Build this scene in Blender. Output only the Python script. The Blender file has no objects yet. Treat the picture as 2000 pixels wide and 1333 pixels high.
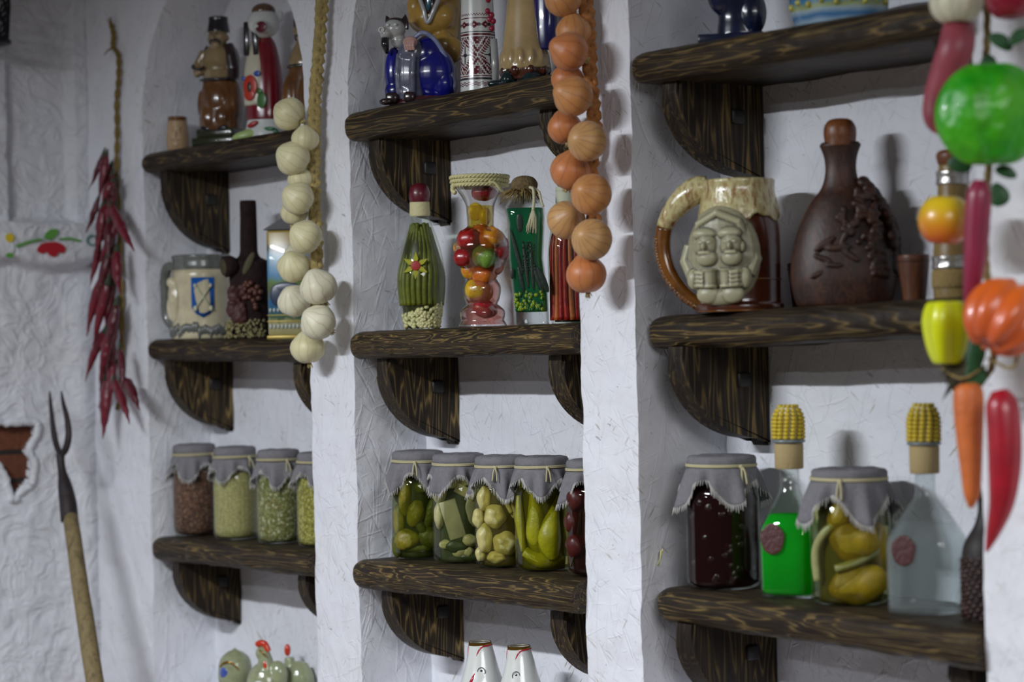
import bpy, bmesh, math, random
from mathutils import Vector, Matrix, Euler, noise
PI = math.pi
random.seed(7)
S = bpy.context.scene
COL = S.collection
# ------------------------------------------------------------------ camera
F = 50.0 / 23.5 * 2000.0            # focal length in pixels of the 2000 px frame
PSI, ROLL = math.radians(53.06), 0.022
EYE = 1.55
CAM = Vector((0, -2.283, EYE))
fw = Vector((-math.sin(PSI), math.cos(PSI), 0))
r0 = Vector((math.cos(PSI), math.sin(PSI), 0)); u0 = Vector((0, 0, 1))
rt = r0 * math.cos(ROLL) - u0 * math.sin(ROLL)
up = u0 * math.cos(ROLL) + r0 * math.sin(ROLL)
cd = bpy.data.cameras.new('camera'); cam = bpy.data.objects.new('camera', cd); COL.objects.link(cam)
M = Matrix((rt, up, -fw)).transposed().to_4x4(); M.translation = CAM
cam.matrix_world = M
cd.sensor_width = 23.5; cd.lens = 50; cd.clip_start = .05
cd.dof.use_dof = True; cd.dof.focus_distance = 3.86; cd.dof.aperture_fstop = 1.8
S.camera = cam
S.cycles.transparent_max_bounces = 40; S.cycles.max_bounces = 10
# ------------------------------------------------------------------ light
S.view_settings.view_transform = 'Standard'; S.view_settings.look = 'None'
S.view_settings.exposure = 0.0; S.view_settings.gamma = 1; S.view_settings.use_curve_mapping = False
w = bpy.data.worlds.new('world'); S.world = w; w.use_nodes = True
bg = w.node_tree.nodes['Background']; bg.inputs[0].default_value = (.62, .58, .57, 1); bg.inputs[1].default_value = .095
def lamp(x, y, z, sx, sy, p, c):
    d = bpy.data.lights.new('ceiling_or_fill_lamp', 'AREA'); d.shape = 'RECTANGLE'; d.size = sx; d.size_y = sy
    d.energy = p; d.color = c
    o = bpy.data.objects.new('ceiling_or_fill_lamp', d); COL.objects.link(o); o.location = (x, y, z)
lamp(-2.85, -2.2, EYE + .90, .9, .09, 112, (.90, .95, 1.0))
lamp(-3.2, -3.6, EYE + .98, .9, .10, 28, (.92, .95, 1.0))
lamp(1.2, -1.7, EYE + 1.05, 2.4, 2.0, 150, (.96, .97, 1.0))  # added broad fill from the right to brighten the niche reveals, no real fitting
# ------------------------------------------------------------------ helpers
def ray(px, py):
    return fw + rt * ((px - 1000) / F) + up * ((666.5 - py) / F)
def at(px, py, Y):                  # the point at depth plane Y (world y) seen at photo pixel (px, py)
    d = ray(px, py); return CAM + d * ((Y - CAM.y) / d.y)
def sc_at(p):                       # metres per photo pixel at the point p
    return (p - CAM).dot(fw) / F
def link(o, parent=None):
    COL.objects.link(o)
    if parent is not None: o.parent = parent
    return o
def tag(o, label=None, cat=None, group=None, kind=None):
    if label: o['label'] = label
    if cat: o['category'] = cat
    if group: o['group'] = group
    if kind: o['kind'] = kind
    return o
def empty(name, loc, label, cat, rz=0, group=None):
    o = bpy.data.objects.new(name, None); o.empty_display_size = .02
    o.location = loc; o.rotation_euler = (0, 0, rz); link(o)
    return tag(o, label, cat, group)
KS = [1.0]
def obj(name, bm, mat, parent=None, smooth=True, loc=None, rot=None, label=None, auto=None):
    if KS[0] != 1.0:
        bmesh.ops.scale(bm, vec=(KS[0],) * 3, verts=bm.verts)
        if loc is not None: loc = tuple(c * KS[0] for c in loc)
    bmesh.ops.recalc_face_normals(bm, faces=bm.faces)
    me = bpy.data.meshes.new(name); bm.to_mesh(me); bm.free()
    for m in (mat if isinstance(mat, (list, tuple)) else [mat]): me.materials.append(m)
    if smooth: me.shade_smooth()
    if auto: me.set_sharp_from_angle(angle=math.radians(auto))
    o = bpy.data.objects.new(name, me); link(o, parent)
    if loc is not None: o.location = loc
    if rot is not None: o.rotation_euler = rot
    if label: o['label'] = label
    return o
def copy_tree(o, parent=None, first=True):
    c = o.copy(); COL.objects.link(c); c.parent = parent
    for ch in o.children: copy_tree(ch, c)
    return c
def remesh(o, vox, smooth=0):
    m = o.modifiers.new('remesh', 'REMESH'); m.mode = 'VOXEL'; m.voxel_size = vox; m.use_smooth_shade = True
    if smooth:
        s = o.modifiers.new('smooth', 'SMOOTH'); s.iterations = smooth; s.factor = .5
    return o
def B(): return bmesh.new()
def xf(bm, vs, m):
    for v in vs: v.co = m @ v.co
def TR(loc=(0, 0, 0), rot=(0, 0, 0), sc=(1, 1, 1)):
    return Matrix.LocRotScale(Vector(loc), Euler(rot), Vector(sc))
def box(bm, c, s, rot=(0, 0, 0), bev=0, mi=0):
    r = bmesh.ops.create_cube(bm, size=1); vs = r['verts']
    xf(bm, vs, TR(c, rot, s))
    fs = list({f for v in vs for f in v.link_faces})
    for f in fs: f.material_index = mi
    if bev:
        es = list({e for v in vs for e in v.link_edges})
        q = bmesh.ops.bevel(bm, geom=es, offset=bev, segments=2, affect='EDGES', profile=.5)
        for f in q['faces']: f.material_index = mi
def ball(bm, c, s, rot=(0, 0, 0), u=20, v=12, mi=0, fn=None):
    if not hasattr(s, '__len__'): s = (s, s, s)
    r = bmesh.ops.create_uvsphere(bm, u_segments=u, v_segments=v, radius=1)
    vs = r['verts']
    if fn:
        for q in vs: q.co = fn(q.co)
    xf(bm, vs, TR(c, rot, s))
    for f in {f for q in vs for f in q.link_faces}: f.material_index = mi
    return vs
def lathe(bm, prof, n=40, c=(0, 0, 0), mi=0, caps=True, fn=None, sx=1, sy=1, m=None):
    """prof: (radius, height[, material index]) from bottom to top"""
    rings = []
    for p in prof:
        r, h = p[0], p[1]; ring = []
        for k in range(n):
            a = 2 * PI * k / n
            co = Vector((r * math.cos(a) * sx, r * math.sin(a) * sy, h))
            if fn: co = fn(co, a, h)
            co = co + Vector(c)
            if m: co = m @ co
            ring.append(bm.verts.new(co))
        rings.append(ring)
    for i in range(len(rings) - 1):
        mm = prof[i][2] if len(prof[i]) > 2 else mi
        for k in range(n):
            f = bm.faces.new((rings[i][k], rings[i][(k + 1) % n], rings[i + 1][(k + 1) % n], rings[i + 1][k])); f.material_index = mm
    if caps:
        if prof[0][0] > 1e-6: bm.faces.new(rings[0][::-1]).material_index = prof[0][2] if len(prof[0]) > 2 else mi
        if prof[-1][0] > 1e-6: bm.faces.new(rings[-1]).material_index = prof[-1][2] if len(prof[-1]) > 2 else mi
    return rings
def tube(bm, pts, rad, n=10, mi=0, flat=1.0, caps=True):
    pts = [Vector(p) for p in pts]
    if not hasattr(rad, '__len__'): rad = [rad] * len(pts)
    prev = None; rings = []
    for i, p in enumerate(pts):
        t = (pts[min(i + 1, len(pts) - 1)] - pts[max(i - 1, 0)])
        t = t.normalized() if t.length > 1e-9 else Vector((0, 0, 1))
        if prev is None:
            a = Vector((0, 1, 0)) if abs(t.y) < .9 else Vector((1, 0, 0))
            nrm = (a - t * a.dot(t)).normalized()
        else:
            nrm = prev - t * prev.dot(t)
            nrm = nrm.normalized() if nrm.length > 1e-6 else prev
        prev = nrm; b = t.cross(nrm)
        rings.append([bm.verts.new(p + (nrm * math.cos(2 * PI * k / n) * flat + b * math.sin(2 * PI * k / n)) * rad[i]) for k in range(n)])
    for i in range(len(rings) - 1):
        for k in range(n):
            bm.faces.new((rings[i][k], rings[i][(k + 1) % n], rings[i + 1][(k + 1) % n], rings[i + 1][k])).material_index = mi
    if caps:
        for rg in (rings[0][::-1], rings[-1]): bm.faces.new(rg).material_index = mi
def spline(ctrl, n=8):
    """Catmull-Rom through tuples of any length"""
    out = []; c = [ctrl[0]] + list(ctrl) + [ctrl[-1]]
    for i in range(1, len(c) - 2):
        for k in range(n):
            t = k / n
            out.append(tuple(.5 * (2 * b + (-a + d) * t + (2 * a - 5 * b + 4 * d - e) * t * t + (-a + 3 * b - 3 * d + e) * t ** 3)
                             for a, b, d, e in zip(c[i - 1], c[i], c[i + 1], c[i + 2])))
    out.append(tuple(ctrl[-1])); return out
def prism(bm, pts, axis, a, b, mi=0):
    """closed outline pts (2D) extruded along axis 'x','y','z' from a to b"""
    def mk(p, t):
        return {'x': (t, p[0], p[1]), 'y': (p[0], t, p[1]), 'z': (p[0], p[1], t)}[axis]
    A = [bm.verts.new(mk(p, a)) for p in pts]; Bv = [bm.verts.new(mk(p, b)) for p in pts]
    n = len(pts); fs = []
    for i in range(n): fs.append(bm.faces.new((A[i], A[(i + 1) % n], Bv[(i + 1) % n], Bv[i])))
    fs.append(bm.faces.new(A[::-1])); fs.append(bm.faces.new(Bv))
    for f in fs: f.material_index = mi
    return A + Bv
def nz(v, s=1.0): return noise.noise(Vector(v) * s)
# ------------------------------------------------------------------ material helpers
def srgb(r, g, b):
    def c(x):
        x /= 255.0; return x / 12.92 if x < .04045 else ((x + .055) / 1.055) ** 2.4
    return (c(r), c(g), c(b), 1)
class NT:
    def __init__(s, name):
        s.m = bpy.data.materials.new(name); s.m.use_nodes = True; s.t = s.m.node_tree
        s.b = s.t.nodes['Principled BSDF']; s.out = s.t.nodes['Material Output']
    def n(s, typ, **kw):
        nd = s.t.nodes.new(typ)
        for k, v in kw.items(): setattr(nd, k, v)
        return nd
    def l(s, a, b): s.t.links.new(a, b)
    def val(s, nd, name, v): nd.inputs[name].default_value = v
    def coord(s, scale=(1, 1, 1), rot=(0, 0, 0), kind='Object', src=None):
        mp = s.n('ShaderNodeMapping'); mp.inputs['Scale'].default_value = scale; mp.inputs['Rotation'].default_value = rot
        if src is None:
            tc = s.n('ShaderNodeTexCoord'); src = tc.outputs[kind]
        s.l(src, mp.inputs[0]); return mp.outputs[0]
    def noise(s, vec, scale, detail=4, rough=.55, dist=0):
        nd = s.n('ShaderNodeTexNoise'); s.l(vec, nd.inputs['Vector'])
        s.val(nd, 'Scale', scale); s.val(nd, 'Detail', detail); s.val(nd, 'Roughness', rough); s.val(nd, 'Distortion', dist)
        return nd.outputs[0]
    def ramp(s, fac, stops, interp='LINEAR'):
        r = s.n('ShaderNodeValToRGB'); r.color_ramp.interpolation = interp
        e = r.color_ramp.elements
        while len(e) < len(stops): e.new(.5)
        for q, (p, c) in zip(e, stops):
            q.position = p; q.color = c if hasattr(c, '__len__') else (c, c, c, 1)
        s.l(fac, r.inputs[0]); return r.outputs[0]
    def mix(s, fac, a, b, mode='MIX'):
        m = s.n('ShaderNodeMix', data_type='RGBA', blend_type=mode)
        for i, v in ((0, fac), (6, a), (7, b)):
            if hasattr(v, 'links') or hasattr(v, 'is_linked'): s.l(v, m.inputs[i])
            else: m.inputs[i].default_value = v
        return m.outputs[2]
    def math(s, op, a, b=None):
        m = s.n('ShaderNodeMath', operation=op)
        for i, v in ((0, a), (1, b)):
            if v is None: continue
            if hasattr(v, 'is_linked'): s.l(v, m.inputs[i])
            else: m.inputs[i].default_value = v
        return m.outputs[0]
    def bump(s, h, strength=.5, dist=.01, prev=None):
        b = s.n('ShaderNodeBump'); s.val(b, 'Strength', strength); s.val(b, 'Distance', dist); s.l(h, b.inputs['Height'])
        if prev is not None: s.l(prev, b.inputs['Normal'])
        return b.outputs[0]
def plain(name, col, rough=.5, spec=.5, coat=0, metal=0, var=0, vs=40, bump=0, bs=60, sheen=0, sub=0):
    t = NT(name); b = t.b
    b.inputs['Base Color'].default_value = col; b.inputs['Roughness'].default_value = rough
    b.inputs['Specular IOR Level'].default_value = spec; b.inputs['Metallic'].default_value = metal
    b.inputs['Coat Weight'].default_value = coat; b.inputs['Coat Roughness'].default_value = .04
    b.inputs['Sheen Weight'].default_value = sheen
    if sub:
        b.inputs['Subsurface Weight'].default_value = sub; b.inputs['Subsurface Scale'].default_value = .01
    if var or bump: v = t.coord()
    if var:
        n1 = t.noise(v, vs, 5, .6)
        dk = tuple(c * (1 - var) for c in col[:3]) + (1,); lt = tuple(min(1, c * (1 + var)) for c in col[:3]) + (1,)
        t.l(t.ramp(n1, [(.3, dk), (.7, lt)]), b.inputs['Base Color'])
    if bump: t.l(t.bump(t.noise(v, bs, 4, .6), bump, .004), b.inputs['Normal'])
    return t.m
def glazed(name, col, var=.15, vs=25): return plain(name, col, .22, .5, .6, var=var, vs=vs)
def make_plaster(name, base, swirl=0, straw=1.0, crinkle=1.0):
    t = NT(name); tc = t.n('ShaderNodeTexCoord'); sp = t.n('ShaderNodeSeparateXYZ'); t.l(tc.outputs['Object'], sp.inputs[0])
    u = t.math('ADD', sp.outputs[0], sp.outputs[1]); cb = t.n('ShaderNodeCombineXYZ'); t.l(u, cb.inputs[0]); t.l(sp.outputs[2], cb.inputs[1])
    v = cb.outputs[0]
    fine = t.noise(v, 26, 8, .62, .6)
    h = t.math('MULTIPLY', fine, .55)
    broad = t.noise(v, 7, 3, .5)
    for i, (rot, sc, lo, amp) in enumerate(((.35, (95, 9, 1), .60, .5), (-.5, (80, 10, 1), .61, -.45), (1.3, (85, 12, 1), .63, .4), (-1.1, (110, 14, 1), .64, -.45), (.05, (70, 6, 1), .6, .35))):
        mv = t.coord((1, 1, 1), (0, 0, rot), src=v); mv2 = t.coord(sc, src=mv)
        nn = t.noise(mv2, 1.0, 2, .5, .4)
        st = t.ramp(nn, [(lo, 0.0), (lo + .07, 1.0)])
        h = t.math('ADD', h, t.math('MULTIPLY', st, amp * crinkle * .55))
    if swirl:
        sw = t.noise(v, 10, 3, .45, 2.2)
        sw2 = t.ramp(sw, [(.4, 0.0), (.5, 1.0), (.62, .25), (.72, .9)])
        h = t.math('ADD', h, t.math('MULTIPLY', sw2, swirl))
    # yellowish straw flecks and fine dirt
    mv = t.coord((1, 1, 1), (0, 0, .7), src=v)
    f1 = t.ramp(t.noise(t.coord((170, 22, 1), src=mv), 1, 1, .5), [(.69, 0.0), (.73, 1.0)])
    mv = t.coord((1, 1, 1), (0, 0, -.9), src=v)
    f2 = t.ramp(t.noise(t.coord((150, 20, 1), src=mv), 1, 1, .5), [(.70, 0.0), (.74, 1.0)])
    f3 = t.ramp(t.noise(v, 130, 1, .5), [(.72, 0.0), (.77, 1.0)])
    msk = t.ramp(t.noise(v, 9, 3, .6), [(.42, 0.0), (.62, 1.0)])
    fl = t.math('MULTIPLY', t.math('MAXIMUM', t.math('MAXIMUM', f1, f2), f3), msk)
    dirt = t.ramp(t.noise(v, 5, 6, .65), [(.45, 0.0), (.8, 1.0)])
    bl = tuple(c * .93 for c in base[:3]) + (1,)
    c = t.mix(t.math('MULTIPLY', dirt, .7), base, (bl[0], bl[1] * .99, bl[2] * .93, 1))
    c = t.mix(t.math('MULTIPLY', fl, .7 * straw), c, srgb(140, 128, 90))
    mv = t.coord((1, 1, 1), (0, 0, 1.9), src=v)
    pit = t.ramp(t.noise(t.coord((150, 34, 1), src=mv), 1, 2, .5), [(.71, 0.0), (.75, 1.0)])
    h = t.math('SUBTRACT', h, t.math('MULTIPLY', pit, .9))
    c = t.mix(t.math('MULTIPLY', t.math('MULTIPLY', pit, .55), t.ramp(broad, [(.4, 0.0), (.6, 1.0)])), c, srgb(112, 112, 118))
    t.l(t.bump(h, .45, .0075, t.bump(broad, .35, .03)), t.b.inputs['Normal'])
    t.l(c, t.b.inputs['Base Color'])
    t.b.inputs['Roughness'].default_value = .62; t.b.inputs['Specular IOR Level'].default_value = .3
    return t.m
def make_wood(name, axis, seed, dark=(.006, .0045, .004), light=(.20, .135, .045), gain=1.0, ring=1.0):
    """stained pine: near black soft wood with pale yellow-brown grain lines along the axis"""
    t = NT(name)
    lo = {'x': (1.2, 16, 24), 'z': (24, 16, 1.3), 'y': (24, 2.2, 16)}[axis]
    v = t.coord((1, 1, 1)); mp = t.n('ShaderNodeMapping'); mp.inputs['Location'].default_value = (seed * 1.7, seed * .9, seed * 2.3)
    mp.inputs['Scale'].default_value = lo; t.l(v, mp.inputs[0])
    base = t.noise(mp.outputs[0], .9 * ring, 3, .5, .35 * ring)
    wv = t.math('FRACT', t.math('MULTIPLY', base, 22.0))
    line = t.ramp(wv, [(0, 0.0), (.32, .15), (.5, 1.0), (.66, .1), (1, 0.0)])
    fib = t.noise(t.coord(tuple(x * 9 for x in lo), src=v), 1, 3, .6)
    msk = t.ramp(t.noise(t.coord(tuple(x * .25 for x in lo), src=v), 1.6, 4, .6), [(.36, .15), (.6, 1.0)])
    fac = t.math('MULTIPLY', t.math('MULTIPLY', line, msk), t.ramp(fib, [(.3, .25), (.65, 1.0)]))
    c = t.mix(fac, dark + (1,), tuple(x * gain for x in light) + (1,))
    warm = t.ramp(t.noise(v, 6, 3, .5), [(.35, (.012, .007, .005, 1)), (.7, (.03, .018, .010, 1))])
    c = t.mix(.42, c, warm, 'ADD') if False else t.mix(.5, c, t.mix(1.0, c, warm, 'ADD'))
    t.l(c, t.b.inputs['Base Color'])
    t.b.inputs['Roughness'].default_value = .5; t.b.inputs['Specular IOR Level'].default_value = .22
    h = t.math('ADD', line, t.math('MULTIPLY', fib, .6))
    t.l(t.bump(h, .45, .0022, t.bump(t.noise(v, 22, 3, .5), .3, .01)), t.b.inputs['Normal'])
    return t.m
def thin_glass(name, tint=(1, 1, 1), refl=.9, haze=0, rough=.0, hz=(.8, .85, .85)):
    """thin-walled glass: clear pass-through with Fresnel reflection"""
    t = NT(name); t.t.nodes.remove(t.b)
    tr = t.n('ShaderNodeBsdfTransparent'); tr.inputs[0].default_value = tint + (1,)
    gl = t.n('ShaderNodeBsdfGlossy'); gl.inputs['Roughness'].default_value = .02 + rough
    lw = t.n('ShaderNodeLayerWeight'); lw.inputs[0].default_value = .5
    fr = t.math('ADD', t.math('MULTIPLY', t.math('POWER', lw.outputs[1], 4.0), .55), .035)
    mx = t.n('ShaderNodeMixShader'); t.l(t.math('MULTIPLY', fr, refl), mx.inputs[0])
    a = tr.outputs[0]
    if haze:
        df = t.n('ShaderNodeBsdfDiffuse'); df.inputs[0].default_value = hz + (1,)
        m2 = t.n('ShaderNodeMixShader'); m2.inputs[0].default_value = haze; t.l(a, m2.inputs[1]); t.l(df.outputs[0], m2.inputs[2]); a = m2.outputs[0]
    t.l(a, mx.inputs[1]); t.l(gl.outputs[0], mx.inputs[2]); t.l(mx.outputs[0], t.out.inputs[0])
    return t.m
M_PLASTER = make_plaster('white_plaster', srgb(222, 223, 230))
M_STOVE = make_plaster('stove_plaster', srgb(205, 206, 212), swirl=.9, straw=.4, crinkle=.35)
# ================================================================== the wall with its three arched niches
def fx(px, py=666.5, Y=0): return at(px, py, Y).x
NX = [(fx(288), fx(606)), (fx(691), fx(1134)), (fx(1242), fx(1912))]
ND = [.155, .165, .195]             # niche depths
SILL, SPRING = EYE - .775, EYE + .50
XL, XR = at(180, 666, 0).x, NX[2][1] + .75
def wall_mesh():
    bm = B()
    zs = [0.0, .2, .4, .6, .72] ; z = .76
    zs += [SILL - .004, SILL, SILL + .0001]
    z = SILL + .01
    while z < EYE + 1.05: zs.append(z); z += .0105
    rows = []
    for iz, z in enumerate(zs):
        pts = []
        def seg(x0, y0, x1, y1, n, last=False):
            for k in range(n + (1 if last else 0)):
                t = k / n; pts.append((x0 + (x1 - x0) * t, y0 + (y1 - y0) * t))
        def dense(x0, x1, n):          # flat front or back run, finer near its ends
            return [x0 + (x1 - x0) * (.5 - .5 * math.cos(PI * k / n)) * .35 + (x1 - x0) * (k / n) * .65 for k in range(n)]
        cur = XL
        for i, (a, b) in enumerate(NX):
            c, R = (a + b) / 2, (b - a) / 2
            dep = ND[i] if z >= SILL + .00005 else 0.0
            hw = R
            if z > SPRING:
                q = 1 - ((z - SPRING) / R) ** 2
                hw = R * math.sqrt(q) if q > 0 else 0
                if hw == 0: dep = 0
            x0, x1 = c - hw, c + hw
            for x in dense(cur, x0, 16): pts.append((x, 0))
            seg(x0, 0, x0, dep, 14)
            for x in dense(x0, x1, 44): pts.append((x, dep))
            seg(x1, dep, x1, 0, 10)
            cur = x1
        for x in dense(cur, XR, 30): pts.append((x, 0))
        pts.append((XR, 0))
        row = []
        for (x, y) in pts:
            s = Vector((x, y, z))
            a = .0038 if z > .74 else 0
            j = noise.noise_vector(s * 11) * a + noise.noise_vector(s * 45) * a * .38
            if z < .775 + SILL * 0 + .02 and z < SILL + .03: j.z = 0
            row.append(bm.verts.new((x + j.x, y + j.y, z + j.z * .4)))
        rows.append(row)
    for r0_, r1_ in zip(rows, rows[1:]):
        for k in range(len(r0_) - 1):
            bm.faces.new((r0_[k], r0_[k + 1], r1_[k + 1], r1_[k]))
    # thickness: top, sides and back so the wall is a solid body
    n = len(rows[0]); bk = .45
    bt = [bm.verts.new((v.co.x, bk, zs[-1])) for v in rows[-1]]; bb = [bm.verts.new((v.co.x, bk, 0)) for v in rows[0]]
    for k in range(n - 1):
        bm.faces.new((rows[-1][k], rows[-1][k + 1], bt[k + 1], bt[k])); bm.faces.new((bt[k], bt[k + 1], bb[k + 1], bb[k]))
    return bm
wall = obj('wall_back', wall_mesh(), M_PLASTER, auto=38); tag(wall, kind='structure')
# left wall: the side of a whitewashed stove, at right angles to the niche wall
def left_mesh():
    bm = B(); W = 1.5; nY, nZ = 300, 330; z0, z1 = .35, EYE + 1.05
    hole = [(-.06, 0)]
    rows = []
    def P(px, py): d = ray(px, py); p = CAM + d * ((XL - CAM.x) / d.x); return p
    ha = [P(x, y) for x, y in ((-60, 830), (-20, 822), (10, 826), (68, 826), (70, 850), (55, 880), (66, 905), (60, 945), (45, 955), (25, 978), (18, 965), (5, 925), (-20, 900), (-60, 910))]
    poly = [(p.y, p.z) for p in ha]
    def inside(y, z):
        c = False; n = len(poly)
        for i in range(n):
            (y1, z1_), (y2, z2) = poly[i], poly[i - 1]
            if (z1_ > z) != (z2 > z) and y < (y2 - y1) * (z - z1_) / (z2 - z1_) + y1: c = not c
        return c
    zl = P(90, 435).z; zb = P(90, 515).z; zt = zl
    yc = P(178, 500).y
    ins = {}
    for iz in range(nZ + 1):
        z = z0 + (z1 - z0) * iz / nZ; row = []
        for iy in range(nY + 1):
            t = iy / nY; y = 0.0 - W * (t ** 1.35)
            x = XL
            py_panel = P(12, 200).y
            # recessed panel above the ledge
            if z > zl:
                e = min(1, max(0, min((-.03 - y) / .02, (z - zl) / .015, (y - (py_panel)) / .012)))
                x -= .022 * e
            # bellied ledge with its shallow arch underneath
            if zb - .05 < z <= zl:
                sag = zb - .018 * math.sin(max(0, min(1, (-.01 - y) / .19)) * PI) - .004
                q = (z - sag) / .02
                x += .050 * max(0, min(1, q))  * (1 if y < -.004 else 0)
            # rounded pilaster at the corner below
            if z < zb:
                yp = P(160, 800).y
                x += .020 * math.exp(-((y - yp) / .035) ** 2) * min(1, max(0, (zb - z) / .06 - .6))
            s = Vector((x, y, z)); j = noise.noise_vector(s * 13) * .0035
            hin = inside(y + j.y * 2, z + j.z * 2)
            if hin: x -= .022
            else: x += j.x + .0045 * noise.noise(Vector((y * 32, z * 32, 3.1)))
            v = bm.verts.new((x, y, z)); row.append(v); ins[v] = hin
        rows.append(row)
    for a, b in zip(rows, rows[1:]):
        for k in range(len(a) - 1):
            vs = (a[k], a[k + 1], b[k + 1], b[k]); f = bm.faces.new(vs)
            if sum(ins[v] for v in vs) >= 3: f.material_index = 1
    lo = [bm.verts.new((v.co.x, v.co.y, 0)) for v in rows[0]]
    for k in range(len(lo) - 1): bm.faces.new((lo[k], lo[k + 1], rows[0][k + 1], rows[0][k]))
    return bm, P
def brick_mat():
    t = NT('old_brick'); v = t.coord(); sp = t.n('ShaderNodeSeparateXYZ'); t.l(v, sp.inputs[0])
    cb = t.n('ShaderNodeCombineXYZ'); t.l(sp.outputs[1], cb.inputs[0]); t.l(sp.outputs[2], cb.inputs[1])
    br = t.n('ShaderNodeTexBrick'); t.l(cb.outputs[0], br.inputs[0])
    for k, x in (('Color1', srgb(122, 66, 34)), ('Color2', srgb(98, 52, 34)), ('Mortar', srgb(42, 30, 28))): br.inputs[k].default_value = x
    t.val(br, 'Scale', 1.0); t.val(br, 'Brick Width', .25); t.val(br, 'Row Height', .066); t.val(br, 'Mortar Size', .006)
    n = t.noise(v, 60, 5, .7); c = t.mix(.6, br.outputs[0], t.ramp(n, [(.3, .25), (.7, 1.0)]), 'MULTIPLY')
    t.l(c, t.b.inputs['Base Color']); t.b.inputs['Roughness'].default_value = .8
    t.l(t.bump(t.math('ADD', t.math('MULTIPLY', br.outputs[1], -1.5), n), .8, .008), t.b.inputs['Normal'])
    return t.m
bm, PL = left_mesh()
wl = obj('wall_left', bm, [M_STOVE, brick_mat()]); tag(wl, kind='structure')
rp = [PL(x, y) for x, y in ((-60, 830), (-20, 822), (10, 826), (68, 826), (70, 850), (55, 880), (66, 905), (60, 945), (45, 955), (25, 978), (18, 965), (5, 925), (-20, 900), (-60, 910))]
rp = [(p.y, p.z) for p in rp]; rp = spline(rp + [rp[0]], 6)
bm = B(); tube(bm, [Vector((XL + .002 + .003 * nz((i * .6, 0, 0)), y + .004 * nz((i * .9, 3, 0)), z + .004 * nz((i * .8, 9, 0)))) for i, (y, z) in enumerate(rp)], [.0095 + .003 * nz((i * .5, 5, 1)) for i in range(len(rp))], 8, caps=False)
obj('broken_plaster_edge', bm, M_STOVE, wl)
# flowers painted in thick colour on the ledge (slightly raised paint)
def petal_shape(name, pts, mat):
    bm = B(); P = [PL(x, y) for x, y in pts]
    vs = [bm.verts.new((XL + .052 - .0 * p.z, p.y, p.z)) for p in P]; bm.faces.new(vs)
    r = bmesh.ops.extrude_face_region(bm, geom=bm.faces[:])
    for v in r['geom']:
        if isinstance(v, bmesh.types.BMVert): v.co.x += .003
    obj(name, bm, mat, wl, smooth=False)
def circ(cx, cy, rx, ry, n=20, a0=0, a1=2 * PI): return [(cx + rx * math.cos(a0 + (a1 - a0) * k / n), cy + ry * math.sin(a0 + (a1 - a0) * k / n)) for k in range(n)]
M_PGREEN = plain('green_paint', srgb(88, 150, 62), .5); M_PRED = plain('red_paint', srgb(168, 30, 42), .45)
M_PYEL = plain('yellow_paint', srgb(205, 180, 40), .5); M_PTEAL = plain('teal_paint', srgb(60, 120, 105), .5)
petal_shape('painted_poppy', [(53, 489), (60, 479), (75, 475), (90, 475), (103, 480), (109, 488), (105, 497), (95, 495), (91, 502), (83, 504), (76, 500), (73, 494), (62, 498), (55, 495)], M_PRED)
petal_shape('painted_leaf', [(66, 468), (70, 458), (80, 450), (92, 450), (95, 456), (88, 466), (78, 471)], M_PGREEN)
petal_shape('painted_stem', [(12, 481), (35, 473), (58, 468), (66, 470), (40, 477), (14, 486)], M_PGREEN)
petal_shape('painted_stem', [(95, 468), (115, 466), (138, 471), (138, 475), (115, 471), (95, 471)], M_PGREEN)
petal_shape('painted_flower', circ(0, 467, 8, 9), M_PYEL)
petal_shape('painted_leaf', circ(0, 501, 7, 5), M_PGREEN)
rg = circ(160, 472, 11, 11, 24, 0, 6.2); ri = circ(160, 472, 8, 8, 24, 0, 6.2)[::-1]
petal_shape('painted_curl', rg + ri, M_PTEAL)
# floor
bm = B(); box(bm, (-2.9, -1.6, -.02), (5.2, 4.4, .04))
fl = obj('floor', bm, plain('floor_boards', srgb(96, 82, 70), .6, var=.2, vs=4), smooth=False); tag(fl, kind='structure')
# ================================================================== shelves
def bracket(bm_, x, t, yb, yf, ztop, h):
    pts = [(yb, ztop), (yf, ztop), (yf - .002, ztop - h * .12)]
    n = 12
    for k in range(1, n + 1):
        a = k / n * PI / 2
        yy = (math.cos(a) ** 1.05) * (yb - .012 - yf) ; zz = (math.sin(a) ** 1.0) * h * .80
        pts.append((yb - .012 - yy, ztop - h * .13 - zz - .0 * h))
    pts.append((yb - .004, ztop - h)); pts.append((yb, ztop - h * .98))
    prism(bm_, pts, 'x', x - t, x)
WOODX = [make_wood('stained_pine_board_%s' % w, 'x', 3.1 + i * 2.7, gain=g, ring=r) for i, (w, g, r) in enumerate((('dark', .8, 1.0), ('plain', 1.15, .9), ('knotty', 1.4, 1.5)))]
WOODZ = [make_wood('stained_pine_bracket_%s' % w, 'z', 5.3 + i * 3.1, gain=g) for i, (w, g) in enumerate((('dark', .9), ('plain', 1.35), ('streaked', 1.6)))]
M_PEG = plain('dark_peg', (.012, .009, .008, 1), .5, bump=.4)
SHELF = {}
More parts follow.
